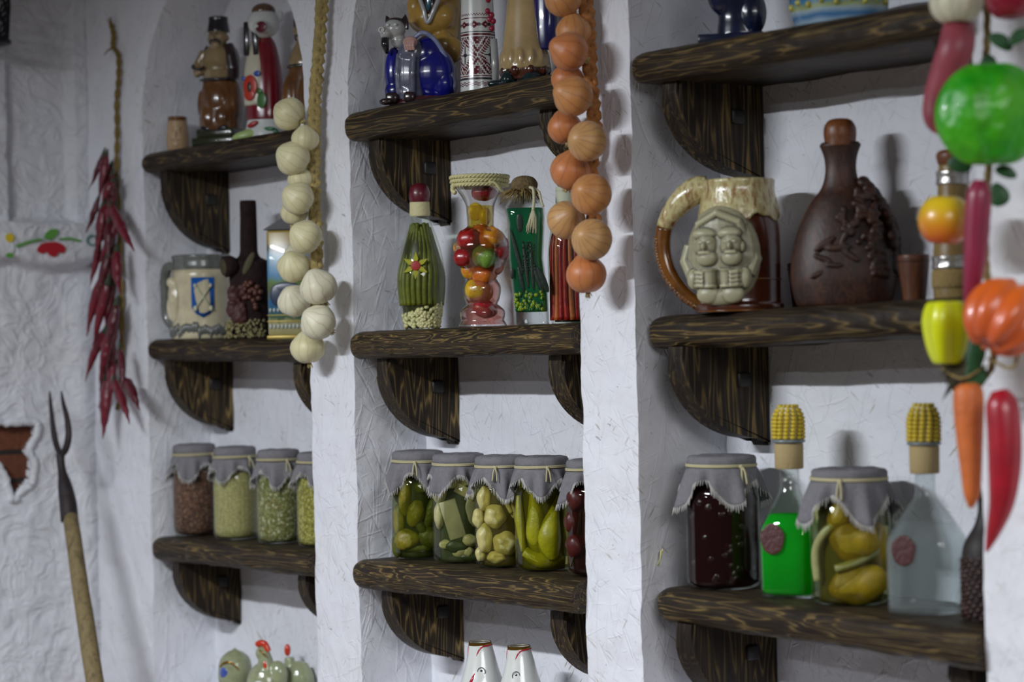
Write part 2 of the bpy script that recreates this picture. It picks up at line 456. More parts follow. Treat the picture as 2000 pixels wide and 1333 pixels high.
def shelf(key, ni, L, R, yl, yr, th, label, wx, wz, brs, dips=(0, 0), pegs=True, tip=.045):
    """L, R: photo pixels of the front top edge near each end; yl, yr: how far the front edge stands (y)"""
    pl, pr = at(L[0], L[1], yl), at(R[0], R[1], yr)
    a, b = NX[ni]; slope = (pr.z - pl.z) / (pr.x - pl.x)
    zt = lambda x: pl.z + (x - pl.x) * slope
    yf = lambda x: yl + (yr - yl) * (x - a) / (b - a)
    back = ND[ni] + .003
    SHELF[key] = (zt, yf, back)
    root = empty('wall_shelf', (a, 0, zt(a)), label, 'shelf', group='dark stained shelves in the niches')
    bm = B(); nX, prof = 60, []
    x0, x1 = a + .001, b - .001
    # cross-section: rounded front, square back
    def section(yfr, r, t):
        P = [(back, 0), (yfr + r * 1.3, 0)]
        for k in range(1, 6): an = k / 6 * PI / 2; P.append((yfr + r * 1.3 * (1 - math.sin(an)), -r * (1 - math.cos(an))))
        P.append((yfr, -t * .5))
        for k in range(1, 6): an = k / 6 * PI / 2; P.append((yfr + r * (1 - math.cos(an)), -t + r * (1 - math.sin(an))))
        P += [(yfr + r, -t), (back, -t)]
        return P
    rings = []
    tipx = tip
    for k in range(nX + 1):
        x = x0 + (x1 - x0) * k / nX; s = x - x0
        fr = yf(x) + .003 * nz((x * 14, zt(x), ni)) + .002 * nz((x * 40, 1, ni))
        t = th * (1 + .05 * nz((x * 9, 3, zt(x) * 5)))
        cut = 0; sh = 0
        if s < tipx:
            q = 1 - s / tipx; cut = tipx * .9 * (1 - math.sqrt(max(0, 1 - q * q)))
            sh = q
        ring = []
        for (y, z) in section(fr + cut, .021 if t > .03 else .01, t):
            w = .0012 * nz((x * 30, y * 60, z * 60))
            zz = z
            if sh: zz = -t / 2 + (z + t / 2) * (1 - .30 * sh ** 2)
            ring.append(bm.verts.new((x - a, y + w, zt(x) - zt(a) + zz + w)))
        rings.append(ring)
    m = len(rings[0])
    for q, r in zip(rings, rings[1:]):
        for k in range(m): bm.faces.new((q[k], q[(k + 1) % m], r[(k + 1) % m], r[k]))
    bm.faces.new(rings[0][::-1]); bm.faces.new(rings[-1])
    obj('board', bm, wx, root, auto=50)
    for (side, off, thk, dp, h) in brs:
        x = (a + off) if side == 'l' else (b - off)
        bm = B(); zz = zt(x) - zt(a) - th
        bracket(bm, 0, thk, 0, -dp, 0, h)
        es = [e for e in bm.edges if e.calc_length() > 0 and (abs(e.verts[0].co.x - e.verts[1].co.x) < 1e-6) and min(e.verts[0].co.z, e.verts[1].co.z) < -.001]
        bmesh.ops.bevel(bm, geom=es, offset=.005, segments=2, affect='EDGES')
        br = obj('bracket', bm, wz, root, loc=(x - a, back, zz + .002), auto=50)
        if pegs:
            bm = B(); box(bm, (.001, 0, 0), (.009, .026, .024), bev=.003)
            obj('peg', bm, M_PEG, br, loc=(0, -dp * .33, -h * .34))
    return root
K = 'l'
shelf('N1T', 0, (279, 298), (556, 252), -.022, -.008, .046, 'top left shelf carrying the brown glazed cossack figurine', WOODX[0], WOODZ[0], [('l', .11, .04, .155, .185), ('r', .06, .04, .14, .16)])
shelf('N1M', 0, (284, 663), (571, 663), -.018, -.008, .048, 'left column middle shelf under the cream stein and bark bottle', WOODX[0], WOODZ[2], [('l', .11, .04, .155, .165), ('r', .06, .04, .14, .145)])
shelf('N1B', 0, (296, 1050), (612, 1080), -.018, -.02, .052, 'left column bottom shelf under four jars of dry grain', WOODX[1], WOODZ[0], [('l', .125, .04, .155, .155), ('r', .06, .04, .14, .13)])
shelf('N2T', 1, (700, 213), (1080, 139), -.03, -.02, .056, 'middle column top shelf under the blue coated goat figurine', WOODX[1], WOODZ[1], [('l', .105, .045, .165, .165), ('r', .08, .045, .15, .12)])
shelf('N2M', 1, (717, 647), (1133, 630), -.03, -.02, .053, 'middle column centre shelf under the green bean bottle and fruit vase', WOODX[2], WOODZ[2], [('l', .115, .045, .165, .172), ('r', .07, .045, .15, .15)])
shelf('N2B', 1, (727, 1099), (1143, 1140), -.035, -.03, .055, 'middle column bottom shelf under jars of pickled vegetables', WOODX[2], WOODZ[2], [('l', .115, .045, .165, .155), ('r', .08, .045, .15, .15)])
shelf('N3T', 2, (1264, 96), (1798, 2), -.02, -.03, .052, 'top right shelf with the dark blue glazed base on it', WOODX[1], WOODZ[1], [('l', .105, .045, .185, .160), ('r', .06, .045, .16, .12)])
shelf('N3M', 2, (1290, 617), (1805, 583), .018, .01, .054, 'right column middle shelf under the relief mug and wooden flask', WOODX[1], WOODZ[1], [('l', .105, .045, .185, .165), ('r', .06, .045, .16, .14)], tip=.02)
shelf('N3B', 2, (1310, 1152), (1922, 1236), .01, -.02, .055, 'right column bottom shelf under the green liqueur bottle', WOODX[1], WOODZ[0], [('l', .11, .045, .185, .165), ('r', .06, .045, .16, .12)])
# wooden counter below the niches
bm = B(); ct = (-.30, .0)
lx = fx(205, 1328)
box(bm, ((lx + NX[2][1]) / 2, -.035, SILL - .02), (NX[2][1] - lx, .05, .035), bev=.008)
ctr = obj('counter_ledge', bm, plain('reddish_wood', srgb(92, 44, 34), .4, var=.3, vs=12), auto=40)
tag(ctr, 'reddish brown wooden ledge along the foot of the niche wall', 'ledge')
# ================================================================== builders for the things
def stand(key, px, Y):
    """where a thing stands on a shelf: photo column px at depth Y, height from the board"""
    zt = SHELF[key][0]; z = EYE
    for _ in range(3):
        # column px at the base height
        py = 666
        p = at(px, py, Y); z = zt(p.x)
        d = p - CAM; # correct the column for roll with the true height
        q = Vector((p.x, p.y, z)); rel = q - CAM; dep = rel.dot(fw); cx = 1000 + F * rel.dot(rt) / dep
        px2 = px + (px - cx); p = at(px2, py, Y); z = zt(p.x)
    return Vector((p.x, p.y, z))
def thing(name, loc, label, cat, face=0.0, group=None):
    """Empty at the base; face 0 looks straight out of the wall, 1 looks at the viewer's side of the room"""
    t = (CAM - loc); rz = math.atan2(t.x, -t.y) * face
    KS[0] = sc_at(loc)
    return empty(name, loc, label, cat, rz, group)
def sq(p, rot=0.0):
    def f(co, a, h):
        aa = a + rot
        s = (abs(math.cos(aa)) ** p + abs(math.sin(aa)) ** p) ** (-1 / p)
        return Vector((co.x * s, co.y * s, co.z))
    return f
def shell(bm, prof, t=1.5, n=40, fn=None, open_top=True):
    """hollow vessel wall from an outer profile"""
    inner = [(max(.3, r - t), h + (t * 1.6 if i == 0 else 0)) for i, (r, h) in enumerate(prof)]
    lathe(bm, [(0.01, prof[0][1])] + list(prof) + inner[::-1] + [(0.01, inner[0][1])], n, fn=fn, caps=False)
def sm(pts, n=6): return spline(pts, n)
def blob(name, items, mat, parent, vox, label=None, smooth=2, loc=None):
    """one continuous body grown from overlapping ellipsoids and limbs"""
    bm = B()
    for it in items:
        if it[0] == 'e': ball(bm, it[1], it[2], it[3] if len(it) > 3 else (0, 0, 0), 24, 14)
        elif it[0] == 't': tube(bm, it[1], it[2], 12)
        elif it[0] == 'l': lathe(bm, it[1], 32, it[2] if len(it) > 2 else (0, 0, 0), sx=it[3] if len(it) > 3 else 1, sy=it[4] if len(it) > 4 else 1)
        elif it[0] == 'b': box(bm, it[1], it[2], it[3] if len(it) > 3 else (0, 0, 0))
    o = obj(name, bm, mat, parent, label=label, loc=loc)
    return remesh(o, vox * KS[0], smooth)
# ---- shared materials
G_CLEAR = thin_glass('clear_glass', (.97, .985, .98), 1.5)
G_JAR = thin_glass('jar_glass', (.955, .97, .94), .8)
G_ROSE = thin_glass('rose_glass', (1.0, .80, .78))
def linen_mat():
    t = NT('grey_linen'); v = t.coord(); w1 = t.n('ShaderNodeTexWave'); t.l(v, w1.inputs[0]); t.val(w1, 'Scale', 330.0); t.val(w1, 'Distortion', 1.5)
    w2 = t.n('ShaderNodeTexWave', bands_direction='Z'); t.l(v, w2.inputs[0]); t.val(w2, 'Scale', 330.0); t.val(w2, 'Distortion', 1.5)
    h = t.math('ADD', w1.outputs[1], w2.outputs[1]); n = t.noise(v, 160, 3, .6)
    c = t.mix(t.ramp(t.math('MULTIPLY', t.math('ADD', h, n), .4), [(.3, 0.0), (.9, 1.0)]), srgb(92, 91, 96), srgb(146, 144, 148))
    t.l(c, t.b.inputs['Base Color']); t.b.inputs['Roughness'].default_value = .95; t.b.inputs['Specular IOR Level'].default_value = .1
    t.l(t.bump(h, .4, .0012), t.b.inputs['Normal']); return t.m
M_LINEN = linen_mat()
M_FRINGE = plain('pale_linen_thread', srgb(186, 184, 180), .95, .1)
M_CORD = plain('pale_twine', srgb(190, 182, 146), .9, .1, bump=.5, bs=500)
M_JUTE = plain('jute_fibre', srgb(150, 128, 84), .95, .1, var=.3, vs=300, bump=.6, bs=400)
def speckle(name, cols, scale, rough=.7, bump=.8):
    """loose dry grain: small cells of several colours"""
    t = NT(name); v = t.coord(); vo = t.n('ShaderNodeTexVoronoi'); t.l(v, vo.inputs['Vector']); t.val(vo, 'Scale', scale)
    sp = t.n('ShaderNodeSeparateColor'); t.l(vo.outputs['Color'], sp.inputs[0])
    n = len(cols); c = t.ramp(sp.outputs[0], [(i / n, x) for i, x in enumerate(cols)], 'CONSTANT')
    c = t.mix(.9, c, t.ramp(vo.outputs['Distance'], [(.15, 1.0), (.75, .45)]), 'MULTIPLY')
    t.l(c, t.b.inputs['Base Color']); t.b.inputs['Roughness'].default_value = rough
    t.l(t.bump(t.math('MULTIPLY', vo.outputs['Distance'], -1.0), bump, .002), t.b.inputs['Normal']); return t.m
def veg(name, col, var=.2, vs=60, rough=.4, coat=0.0, bump=0.15, bs=120): return plain(name, col, rough, .4, coat, var=var, vs=vs, bump=bump, bs=bs)
M_CUKE = veg('pickled_cucumber_skin', srgb(124, 114, 26), .35, 45, bump=.4); M_CUKE2 = veg('dark_cucumber_skin', srgb(82, 84, 26), .35, 45, bump=.4)
M_ZUKE = veg('pale_courgette_flesh', srgb(174, 168, 120), .12); M_ZUKEG = veg('grey_green_slice', srgb(158, 154, 120), .12)
M_GARL = veg('pickled_garlic_skin', srgb(186, 176, 116), .12, 30); M_PEPY = veg('pickled_pepper_skin', srgb(140, 138, 8), .25, 30, bump=.3)
M_TOM = veg('dark_tomato_skin', srgb(70, 18, 14), .3); M_DILL = veg('dark_dill', srgb(48, 60, 22), .3, 90)
M_CHERRY = veg('cherry_skin', srgb(30, 6, 10), .4, 50, .3)
M_SQUASH = veg('pickled_squash_flesh', srgb(142, 120, 16), .3, 25); M_SQUASHL = veg('pale_rind', srgb(146, 146, 96), .15)
BR_G = plain('green_brine', srgb(44, 50, 12), .3); BR_Z = plain('pale_brine', srgb(58, 66, 40), .3); BR_GA = plain('garlic_brine', srgb(70, 62, 28), .3)
BR_Y = plain('yellow_brine', srgb(72, 70, 6), .3); BR_T = plain('red_brine', srgb(38, 12, 8), .3); BR_C = plain('cherry_juice', srgb(26, 6, 12), .5, .15); BR_S = plain('squash_brine', srgb(78, 76, 28), .3)
def liquid_mat(name, col, tr, mixf=.5):
    t = NT(name); t.t.nodes.remove(t.b); a = t.n('ShaderNodeBsdfTransparent'); a.inputs[0].default_value = tr + (1,)
    d = t.n('ShaderNodeBsdfDiffuse'); d.inputs[0].default_value = col
    e = t.n('ShaderNodeBsdfTranslucent'); e.inputs[0].default_value = col
    m1 = t.n('ShaderNodeMixShader'); m1.inputs[0].default_value = .5; t.l(d.outputs[0], m1.inputs[1]); t.l(e.outputs[0], m1.inputs[2])
    m2 = t.n('ShaderNodeMixShader'); m2.inputs[0].default_value = mixf; t.l(m1.outputs[0], m2.inputs[1]); t.l(a.outputs[0], m2.inputs[2])
    t.l(m2.outputs[0], t.out.inputs[0]); return t.m
LIQ = {'cucumber': liquid_mat('green_pickling_liquid', (.10, .12, .02, 1), (.80, .84, .52), .93), 'courgette': liquid_mat('grey_green_liquid', (.18, .20, .10, 1), (.90, .90, .78), .92), 'garlic': liquid_mat('straw_liquid', (.25, .22, .08, 1), (.92, .88, .66), .93), 'pepper': liquid_mat('yellow_liquid', (.20, .18, .01, 1), (.85, .82, .36), .92),
    'tomato': liquid_mat('red_liquid', (.10, .02, .01, 1), (.70, .50, .40), .92), 'cherry': liquid_mat('cherry_liquid', (.05, .008, .012, 1), (.40, .15, .18), .5), 'squash': liquid_mat('olive_liquid', (.20, .19, .06, 1), (.86, .82, .55), .92)}
def jar(key, px, Y, R, H, label, kind, seed, group=None, body=None):
    rnd = random.Random(seed); loc = stand(key, px, Y)
    root = thing('preserving_jar', loc, label, 'jar', .55, group)
    top = H - 22
    prof = [(R * .80, 0), (R * .92, 3), (R * .99, 10), (R, 18), (R, H * .60), (R * .985, H * .68), (R * .9, H * .76), (R * .78, H * .82), (R * .77, H * .88), (R * .80, top)]
    bm = B(); shell(bm, prof, 1.6); obj('glass_body', bm, G_JAR, root)
    rr = lambda h: (R * .95 if h < H * .62 else R * .95 - (h - H * .62) / (H * .2) * R * .2)
    fill = H * .80
    def core(m, f=.76, nm='brine', hh=None):
        bm = B(); hh = hh or fill
        lathe(bm, [(R * .74, 4), (R * f * .97, 10), (R * f, 20), (R * f, H * .58), (R * f * .88, H * .72), (R * .66, hh)], 32); return obj(nm, bm, m, root)
    if kind in LIQ:
        bm = B(); lathe(bm, [(R * .80, 5), (R * .93, 12), (R * .95, 20), (R * .95, H * .60), (R * .92, H * .68), (R * .84, H * .76), (R * .74, fill + 3)], 36); obj('pickling_liquid', bm, LIQ[kind], root)
    def put(nm, m, items, lab=None):
        for (ax, h, depth, s, rot) in items:      # ax: sideways px, depth: px toward the viewer
            bm = B(); fnx = (lambda c: c * (1 + .12 * nz(c * 1.6 + Vector((seed, ax, h))))) if nm != 'pickled_garlic' else (lambda c: Vector((c.x, c.y, c.z)) * (1 + .045 * math.cos(5 * math.atan2(c.z, c.x) + ax)) * (1 + .05 * nz(c * 2)) - Vector((0, .28 * math.exp(-((c.x ** 2 + c.z ** 2) / .06)) * (1 if c.y < 0 else -1) * -1, 0)))
            ball(bm, (0, 0, 0), s, u=28, v=18, fn=fnx)
            obj(nm, bm, m, root, loc=(ax, -depth, h), rot=rot)
    q = R / 55.0
    # the thing faces 55% towards the viewer; the viewer's own direction in local axes:
    t = (CAM - loc); va = math.atan2(t.x, -t.y) * .45
    ca, sa = math.cos(va), math.sin(va)
    def vw(ax, h, depth, s, rot=(0, 0, 0)):
        s = tuple(c * 1.12 for c in s)       # view-aligned placement inside the jar
        x, y = ax * q, -depth * q
        return (x * ca - y * sa, h * H / 225.0, -(x * sa + y * ca), tuple(c * q for c in s), (rot[0], rot[1], rot[2] + va))
    if kind == 'grain':
        core(body, .965, 'grain', H * .74)
    elif kind == 'cucumber':
        core(BR_G)
        put('pickled_cucumber', M_CUKE2, [vw(-44, 30, 16, (10, 10, 22)), vw(-40, 150, 20, (12, 12, 26)), vw(8, 180, 22, (16, 12, 16)), vw(42, 70, 18, (12, 12, 30)), vw(2, 70, 38, (9, 8, 22), (0, -.6, 0))])
        put('pickled_cucumber', M_CUKE, [vw(-26, 138, 30, (13, 13, 40), (0, .05, 0)), vw(-6, 96, 36, (16, 14, 26), (0, .2, 0)), vw(-22, 42, 32, (24, 16, 20), (0, 0, 0)), vw(-38, 80, 18, (12, 12, 34))])
        put('pickled_cucumber', M_CUKE2, [vw(26, 96, 30, (15, 14, 36), (0, .35, 0)), vw(10, 150, 34, (18, 14, 13)), vw(32, 160, 24, (12, 12, 24), (0, -.4, 0)), vw(20, 45, 32, (24, 15, 22), (0, .5, 0)), vw(-2, 25, 28, (30, 14, 10))])
    elif kind == 'courgette':
        core(BR_Z)
        put('courgette_slice', M_ZUKE, [vw(-38, 150, 22, (14, 12, 24)), vw(30, 170, 26, (18, 10, 14)), vw(-40, 100, 22, (10, 12, 24)), vw(40, 60, 20, (12, 10, 20)), vw(0, 26, 34, (16, 10, 12))])
        def slab(c, s, rot, m=M_ZUKE):
            bm = B(); box(bm, (0, 0, 0), tuple(v * q for v in s), bev=2 * q); p = vw(*c, (1, 1, 1), rot); obj('courgette_piece', bm, m, root, loc=(p[0], -p[2], p[1]), rot=p[4])
        slab((-14, 92, 38), (34, 9, 78), (0, -.28, 0), M_ZUKEG); slab((-8, 168, 34), (56, 8, 22), (0, -.15, 0)); slab((12, 148, 38), (44, 8, 20), (0, .5, 0)); slab((-2, 190, 26), (52, 8, 16), (0, -.1, 0)); slab((26, 140, 34), (20, 9, 50), (0, .35, 0))
        put('courgette_slice', M_ZUKEG, [vw(36, 112, 26, (26, 8, 32), (0, 0, .5))]); put('garlic_clove', M_ZUKE, [vw(18, 48, 38, (14, 9, 11)), vw(16, 24, 38, (10, 8, 9)), vw(-28, 40, 30, (12, 9, 9))])
        put('dill_sprig', M_DILL, [vw(-6, 36, 38, (20, 8, 12)), vw(24, 14, 36, (26, 8, 9))])
    elif kind == 'garlic':
        core(BR_GA)
        put('pickled_garlic', M_GARL, [vw(-46, 100, 14, (12, 12, 18)), vw(22, 118, 32, (12, 10, 16)), vw(-12, 22, 32, (18, 14, 12)), vw(40, 140, 20, (13, 12, 18)), vw(-12, 178, 26, (16, 14, 15)), vw(-44, 28, 16, (10, 10, 14))])
        put('pickled_garlic', M_GARL, [vw(-14, 105, 34, (20, 17, 22)), vw(4, 50, 36, (22, 16, 22)), vw(-34, 60, 26, (16, 14, 26)), vw(-34, 140, 24, (14, 13, 22)), vw(12, 160, 34, (22, 16, 24)), vw(40, 90, 22, (12, 12, 20)), vw(36, 46, 24, (16, 13, 20)), vw(6, 192, 22, (16, 14, 12))])
        bm = B()
        for a, b, r in (((18, 140, 42), (30, 58, 38), 5.5), ((-16, 165, 38), (18, 112, 42), 5)):
            P = []
            for c in (a, ((a[0] + b[0]) / 2 + 3, (a[1] + b[1]) / 2, 43), b):
                p = vw(*c, (1, 1, 1)); P.append((p[0], -p[2], p[1]))
            tube(bm, spline(P, 5), [r * q * (.8 + .03 * i) for i in range(11)], 10)
        obj('garlic_stalk', bm, M_GARL, root)
    elif kind == 'pepper':
        core(BR_Y)
        def pep(pts, rs):
            bm = B(); P = []
            for c in pts: p = vw(*c, (1, 1, 1)); P.append((p[0], -p[2], p[1]) + (0,))
            P = [p[:3] + (r * q,) for p, r in zip(P, rs)]; sp_ = spline(P, 6)
            tube(bm, [p[:3] for p in sp_], [max(.6, p[3]) for p in sp_], 16); obj('pickled_pepper', bm, M_PEPY, root)
        pep([(-40, 190, 26), (-22, 165, 36), (-14, 120, 36), (-16, 70, 36), (-8, 30, 34)], [2, 4, 15, 17, 6])
        pep([(30, 150, 34), (22, 120, 38), (10, 70, 40), (14, 25, 34)], [3, 10, 24, 16])
        pep([(-46, 150, 18), (-44, 100, 22), (-38, 40, 26)], [4, 9, 6]); pep([(44, 150, 16), (42, 90, 24), (40, 30, 24)], [6, 13, 10]); pep([(0, 190, 30), (12, 178, 34), (20, 160, 34)], [5, 8, 4])
        pep([(-36, 40, 28), (-4, 22, 36), (36, 28, 28)], [10, 16, 10])
    elif kind == 'tomato':
        core(BR_T); put('pickled_tomato', M_TOM, [vw(-34, 60, 26, (20, 18, 22)), vw(-30, 150, 26, (20, 18, 22)), vw(10, 100, 34, (22, 18, 24)), vw(-40, 105, 18, (16, 16, 22))])
        bm = B()
        for i in range(7):
            a = vw(-46 + i * 3, 20 + i * 9, 34, (1, 1, 1)); b = vw(-36 + i * 2, 60 + i * 14, 36, (1, 1, 1)); tube(bm, [(a[0], -a[2], a[1]), (b[0], -b[2], b[1])], 1.2 * q, 6)
        obj('dill_stalks', bm, M_DILL, root)
    elif kind == 'cherry':
        core(BR_C, .90); its = []
        for k in range(30): a = -1.5 + rnd.random() * 3; its.append(vw(math.sin(a) * 43, 14 + rnd.random() * 140, math.cos(a) * 43, (9, 9, 9)))
        put('cherry', M_CHERRY, its)
    elif kind == 'squash':
        core(BR_S, .80); put('squash_piece', M_SQUASH, [vw(6, 108, 38, (30, 14, 26), (0, -.2, 0)), vw(10, 36, 36, (36, 16, 24), (0, -.25, 0)), vw(-10, 150, 34, (16, 14, 22), (0, .5, 0)), vw(38, 90, 22, (14, 14, 34))])
        bm = B()
        for pts in ([(-44, 40, 28), (-46, 90, 28), (-30, 126, 38), (4, 150, 40), (30, 170, 30)], [(-20, 62, 44), (10, 74, 46), (40, 96, 30), (46, 130, 22)]):
            P = [];
            for c in pts: p = vw(*c, (1, 1, 1)); P.append((p[0], -p[2], p[1]))
            tube(bm, spline(P, 5), [6 * q] * (len(spline(P, 5))), 10)
        obj('squash_rind', bm, M_SQUASHL, root)
    # lid and cloth cover tied with twine
    bm = B(); L = R * .93
    lathe(bm, [(L * .99, H - 20), (L * 1.0, H - 12), (L * 1.0, H - 6), (L * .95, H - 1.5), (L * .8, H + .5), (.01, H + 1)], 40, fn=lambda co, a, h: Vector((co.x * (1 + .02 * math.sin(9 * a + seed)), co.y * (1 + .02 * math.sin(9 * a + seed)), co.z + 1.2 * nz((co.x * .05, co.y * .05, seed)))))
    nA, nR = 96, 9; rings = []; rings_hem = []
    ph = rnd.random() * PI / 2; lens = [rnd.uniform(.85, 1.2) for _ in range(4)]
    zc = H - 22
    for j in range(nR + 1):
        s = j / nR; ring = []
        for i in range(nA):
            a = 2 * PI * i / nA; c4 = abs(math.cos(2 * (a - ph))) ** 2.2
            qd = int(((a - ph + PI / 4) % (2 * PI)) / (PI / 2)) % 4
            Ln = R * (.34 + .72 * c4 * lens[qd])
            fl = .08 + .22 * c4
            r = L * (1.0 + fl * s ** .8 + .13 * s * math.sin(11 * a + seed) + .05 * s * math.sin(17 * a + seed * 2))
            ring.append(bm.verts.new((r * math.cos(a), r * math.sin(a), zc - Ln * s ** 1.1)))
        rings.append(ring)
    for a, b in zip(rings, rings[1:]):
        for i in range(nA): bm.faces.new((a[i], a[(i + 1) % nA], b[(i + 1) % nA], b[i]))
    hem = [v.co.copy() for v in rings[-1]]; hem2 = [v.co.copy() for v in rings[-2]]
    c = obj('cloth_cover', bm, M_LINEN, root); sd = c.modifiers.new('solid', 'SOLIDIFY'); sd.thickness = .8 * KS[0]; sd.offset = 0
    bm = B()
    for i in range(nA):
        for f in (0, .5):
            p = hem[i].lerp(hem[(i + 1) % nA], f); d = (hem[i] - hem2[i]).normalized(); ln = rnd.uniform(5, 12) * q
            e = p + d * ln + Vector((rnd.uniform(-1, 1), rnd.uniform(-1, 1), 0))
            tube(bm, [p - d * 2, e], [.95 * q, .55 * q], 4)
    obj('fringe', bm, M_FRINGE, c)
    bm = B()
    for dz in (0, 2.6): tube(bm, [((L + 1.4) * math.cos(a), (L + 1.4) * math.sin(a), zc + 2 + dz + .8 * math.sin(a + seed)) for a in [2 * PI * k / 48 for k in range(49)]], 1.5 * q, 6, caps=False)
    ka = va + rnd.uniform(-.3, 1.2) - PI / 2
    kx, ky = (L + 3) * math.cos(ka), (L + 3) * math.sin(ka)
    ball(bm, (kx, ky, zc + 2), 3.6 * q, u=10, v=8)
    for dx in (-1, 1): tube(bm, spline([(kx, ky, zc + 2), (kx * 1.1 + dx * 3, ky * 1.1, zc - 6), (kx * 1.16 + dx * 5, ky * 1.16, zc - 24 * q)], 4), 1.5 * q, 6)
    obj('twine', bm, M_CORD, root)
    KS[0] = 1.0
    return root
GR = lambda *c: [srgb(*x) for x in c]
jar('N1B', 383, .07, 44, 178, 'jar of reddish brown grain under grey cloth, leftmost on the left bottom shelf', 'grain', 1, body=speckle('brown_buckwheat', GR((120, 78, 58), (92, 58, 44), (142, 104, 84), (78, 48, 40)), 260))
jar('N1B', 462, .07, 44, 180, 'jar of pale yellow millet under a grey cloth cover', 'grain', 2, body=speckle('pale_millet', GR((186, 178, 118), (172, 164, 104), (196, 188, 132)), 420, bump=.3))
jar('N1B', 547, .07, 44, 182, 'jar of mottled green and cream split peas under grey cloth', 'grain', 3, body=speckle('split_peas', GR((150, 152, 96), (118, 122, 62), (184, 182, 142), (134, 126, 70)), 190))
jar('N1B', 625, .07, 44, 184, 'jar of yellow peas half hidden behind the white pillar', 'grain', 4, body=speckle('yellow_peas', GR((172, 164, 70), (148, 140, 52), (190, 182, 100)), 190))
jar('N2B', 820, .07, 54, 210, 'jar of whole pickled cucumbers, first on the middle bottom shelf', 'cucumber', 5)
jar('N2B', 900, .07, 54, 212, 'jar of pale courgette slabs beside the cucumber jar', 'courgette', 6)
jar('N2B', 984, .07, 55, 216, 'jar of cream pickled garlic heads and stalks', 'garlic', 7)
jar('N2B', 1063, .07, 56, 222, 'jar of long yellow green pickled peppers', 'pepper', 8)
jar('N2B', 1163, .07, 56, 226, 'jar of dark red tomatoes half hidden by the white pillar', 'tomato', 9)
jar('N3B', 1414, .09, 72, 258, 'jar of dark red cherries in juice left of the green liqueur bottle', 'cherry', 10)
jar('N3B', 1663, .09, 79, 262, 'jar of yellow pickled squash between the two corn-topped bottles', 'squash', 11)
# ---- square bottles with a maize cob stopper and a wax seal
M_CORN = plain('maize_kernel', srgb(196, 172, 44), .4, .5, var=.15, vs=90); M_COB = plain('cob_pith', srgb(206, 200, 170), .8)
M_WAX = plain('dark_red_wax', srgb(74, 34, 34), .45, .5, bump=.5, bs=150); M_WRAP = plain('twine_wrap', srgb(172, 152, 110), .85, .2, bump=.6, bs=350)
def corn_bottle(px, Y, R, Ht, rc, label, liquid, lname, gl):
    loc = stand('N3B', px, Y); root = thing('square_bottle', loc, label, 'bottle', .62)
    body = sq(5); hs = .36 * Ht
    def fn2(co, a, h):
        w = max(0, min(1, (hs + .10 * Ht - h) / (.10 * Ht))); s = body(co, a, h); r = s * w + co * (1 - w); return Vector((r.x, r.y, co.z))
    rn = rc * .62
    P = [(R * .9, 0), (R * .97, 4), (R * .98, 20), (R, hs * .85), (R * .97, hs), (R * .82, hs + .07 * Ht), (R * .55, hs + .14 * Ht), (rn * 1.15, .545 * Ht), (rn, .58 * Ht), (rn, .69 * Ht)]
    bm = B(); shell(bm, P, 2.2, 48, fn2); obj('glass_body', bm, gl, root)
    bm = B(); lathe(bm, [(R * .8, 7), (R * .9, 12), (R * .93, hs * .85), (R * .9, hs), (R * .74, hs + .065 * Ht)], 48, fn=fn2); obj(lname, bm, liquid, root)
    bm = B(); lathe(bm, sm([(.01, -2.5), (14, -2.4), (22, -.5), (24, 1.5), (20, 2.6), (.01, 3)], 4), 28, fn=lambda co, a, h: Vector((co.x * (1 + .05 * math.sin(5 * a)), co.y * 1.25, co.z)))
    obj('wax_seal', bm, M_WAX, root, loc=(-R * .36, -R * .985, hs * .86), rot=(PI / 2 - .03, 0, 0))
    n0 = .665 * Ht; n1 = .80 * Ht; bm = B()
    lathe(bm, [(rc * .86, n0), (rc * .9, n0 + 2), (rc * .92, n1 - 3), (rc * .84, n1)], 32); obj('twine_wrap', bm, M_WRAP, root)
    bm = B(); lathe(bm, [(rc * .95, n1), (rc * 1.05, n1 + 2), (rc * 1.05, n1 + 5), (rc * .92, n1 + 8)], 32); obj('neck_ring', bm, M_RING, root)
    cz = n1 + 6; Hc = Ht - cz; bm = B(); r0_ = rc * .9
    lathe(bm, sm([(r0_ * .9, cz), (r0_ * .9, cz + Hc * .5), (r0_ * .78, cz + Hc * .85), (r0_ * .45, cz + Hc * .97), (.3, cz + Hc * .98)], 4), 24, mi=1)
    for rw in range(9):
        h = cz + 5 + (Hc - 9) * rw / 8; rr = r0_ * (1.0 if rw < 5 else 1.0 - ((rw - 4) / 4.4) ** 2 * .45)
        for k in range(13):
            a = 2 * PI * (k + rw * .05) / 13; ball(bm, (rr * math.cos(a), rr * math.sin(a), h), (rr * .22, rr * .23, Hc * .062), (0, 0, a), 8, 6, 0)
    obj('maize_cob_stopper', bm, [M_CORN, M_COB], root); KS[0] = 1.0
    return root
M_RING = plain('dull_grey_ring', srgb(110, 118, 120), .3, .6)
corn_bottle(1547, .085, 55, 374, 31, 'bottle of bright green liqueur with a maize cob stopper', liquid_mat('green_liqueur', (.0, .62, .02, 1), (.0, .75, .03), .25), 'green_liqueur', G_CLEAR)
corn_bottle(1812, .085, 70, 408, 32, 'clear bottle of spirit with a maize cob stopper and wax seal', liquid_mat('clear_spirit', (.80, .84, .86, 1), (.96, .975, .975), .93), 'clear_spirit', thin_glass('frosty_glass', (.95, .97, .97), 1.0, .03))
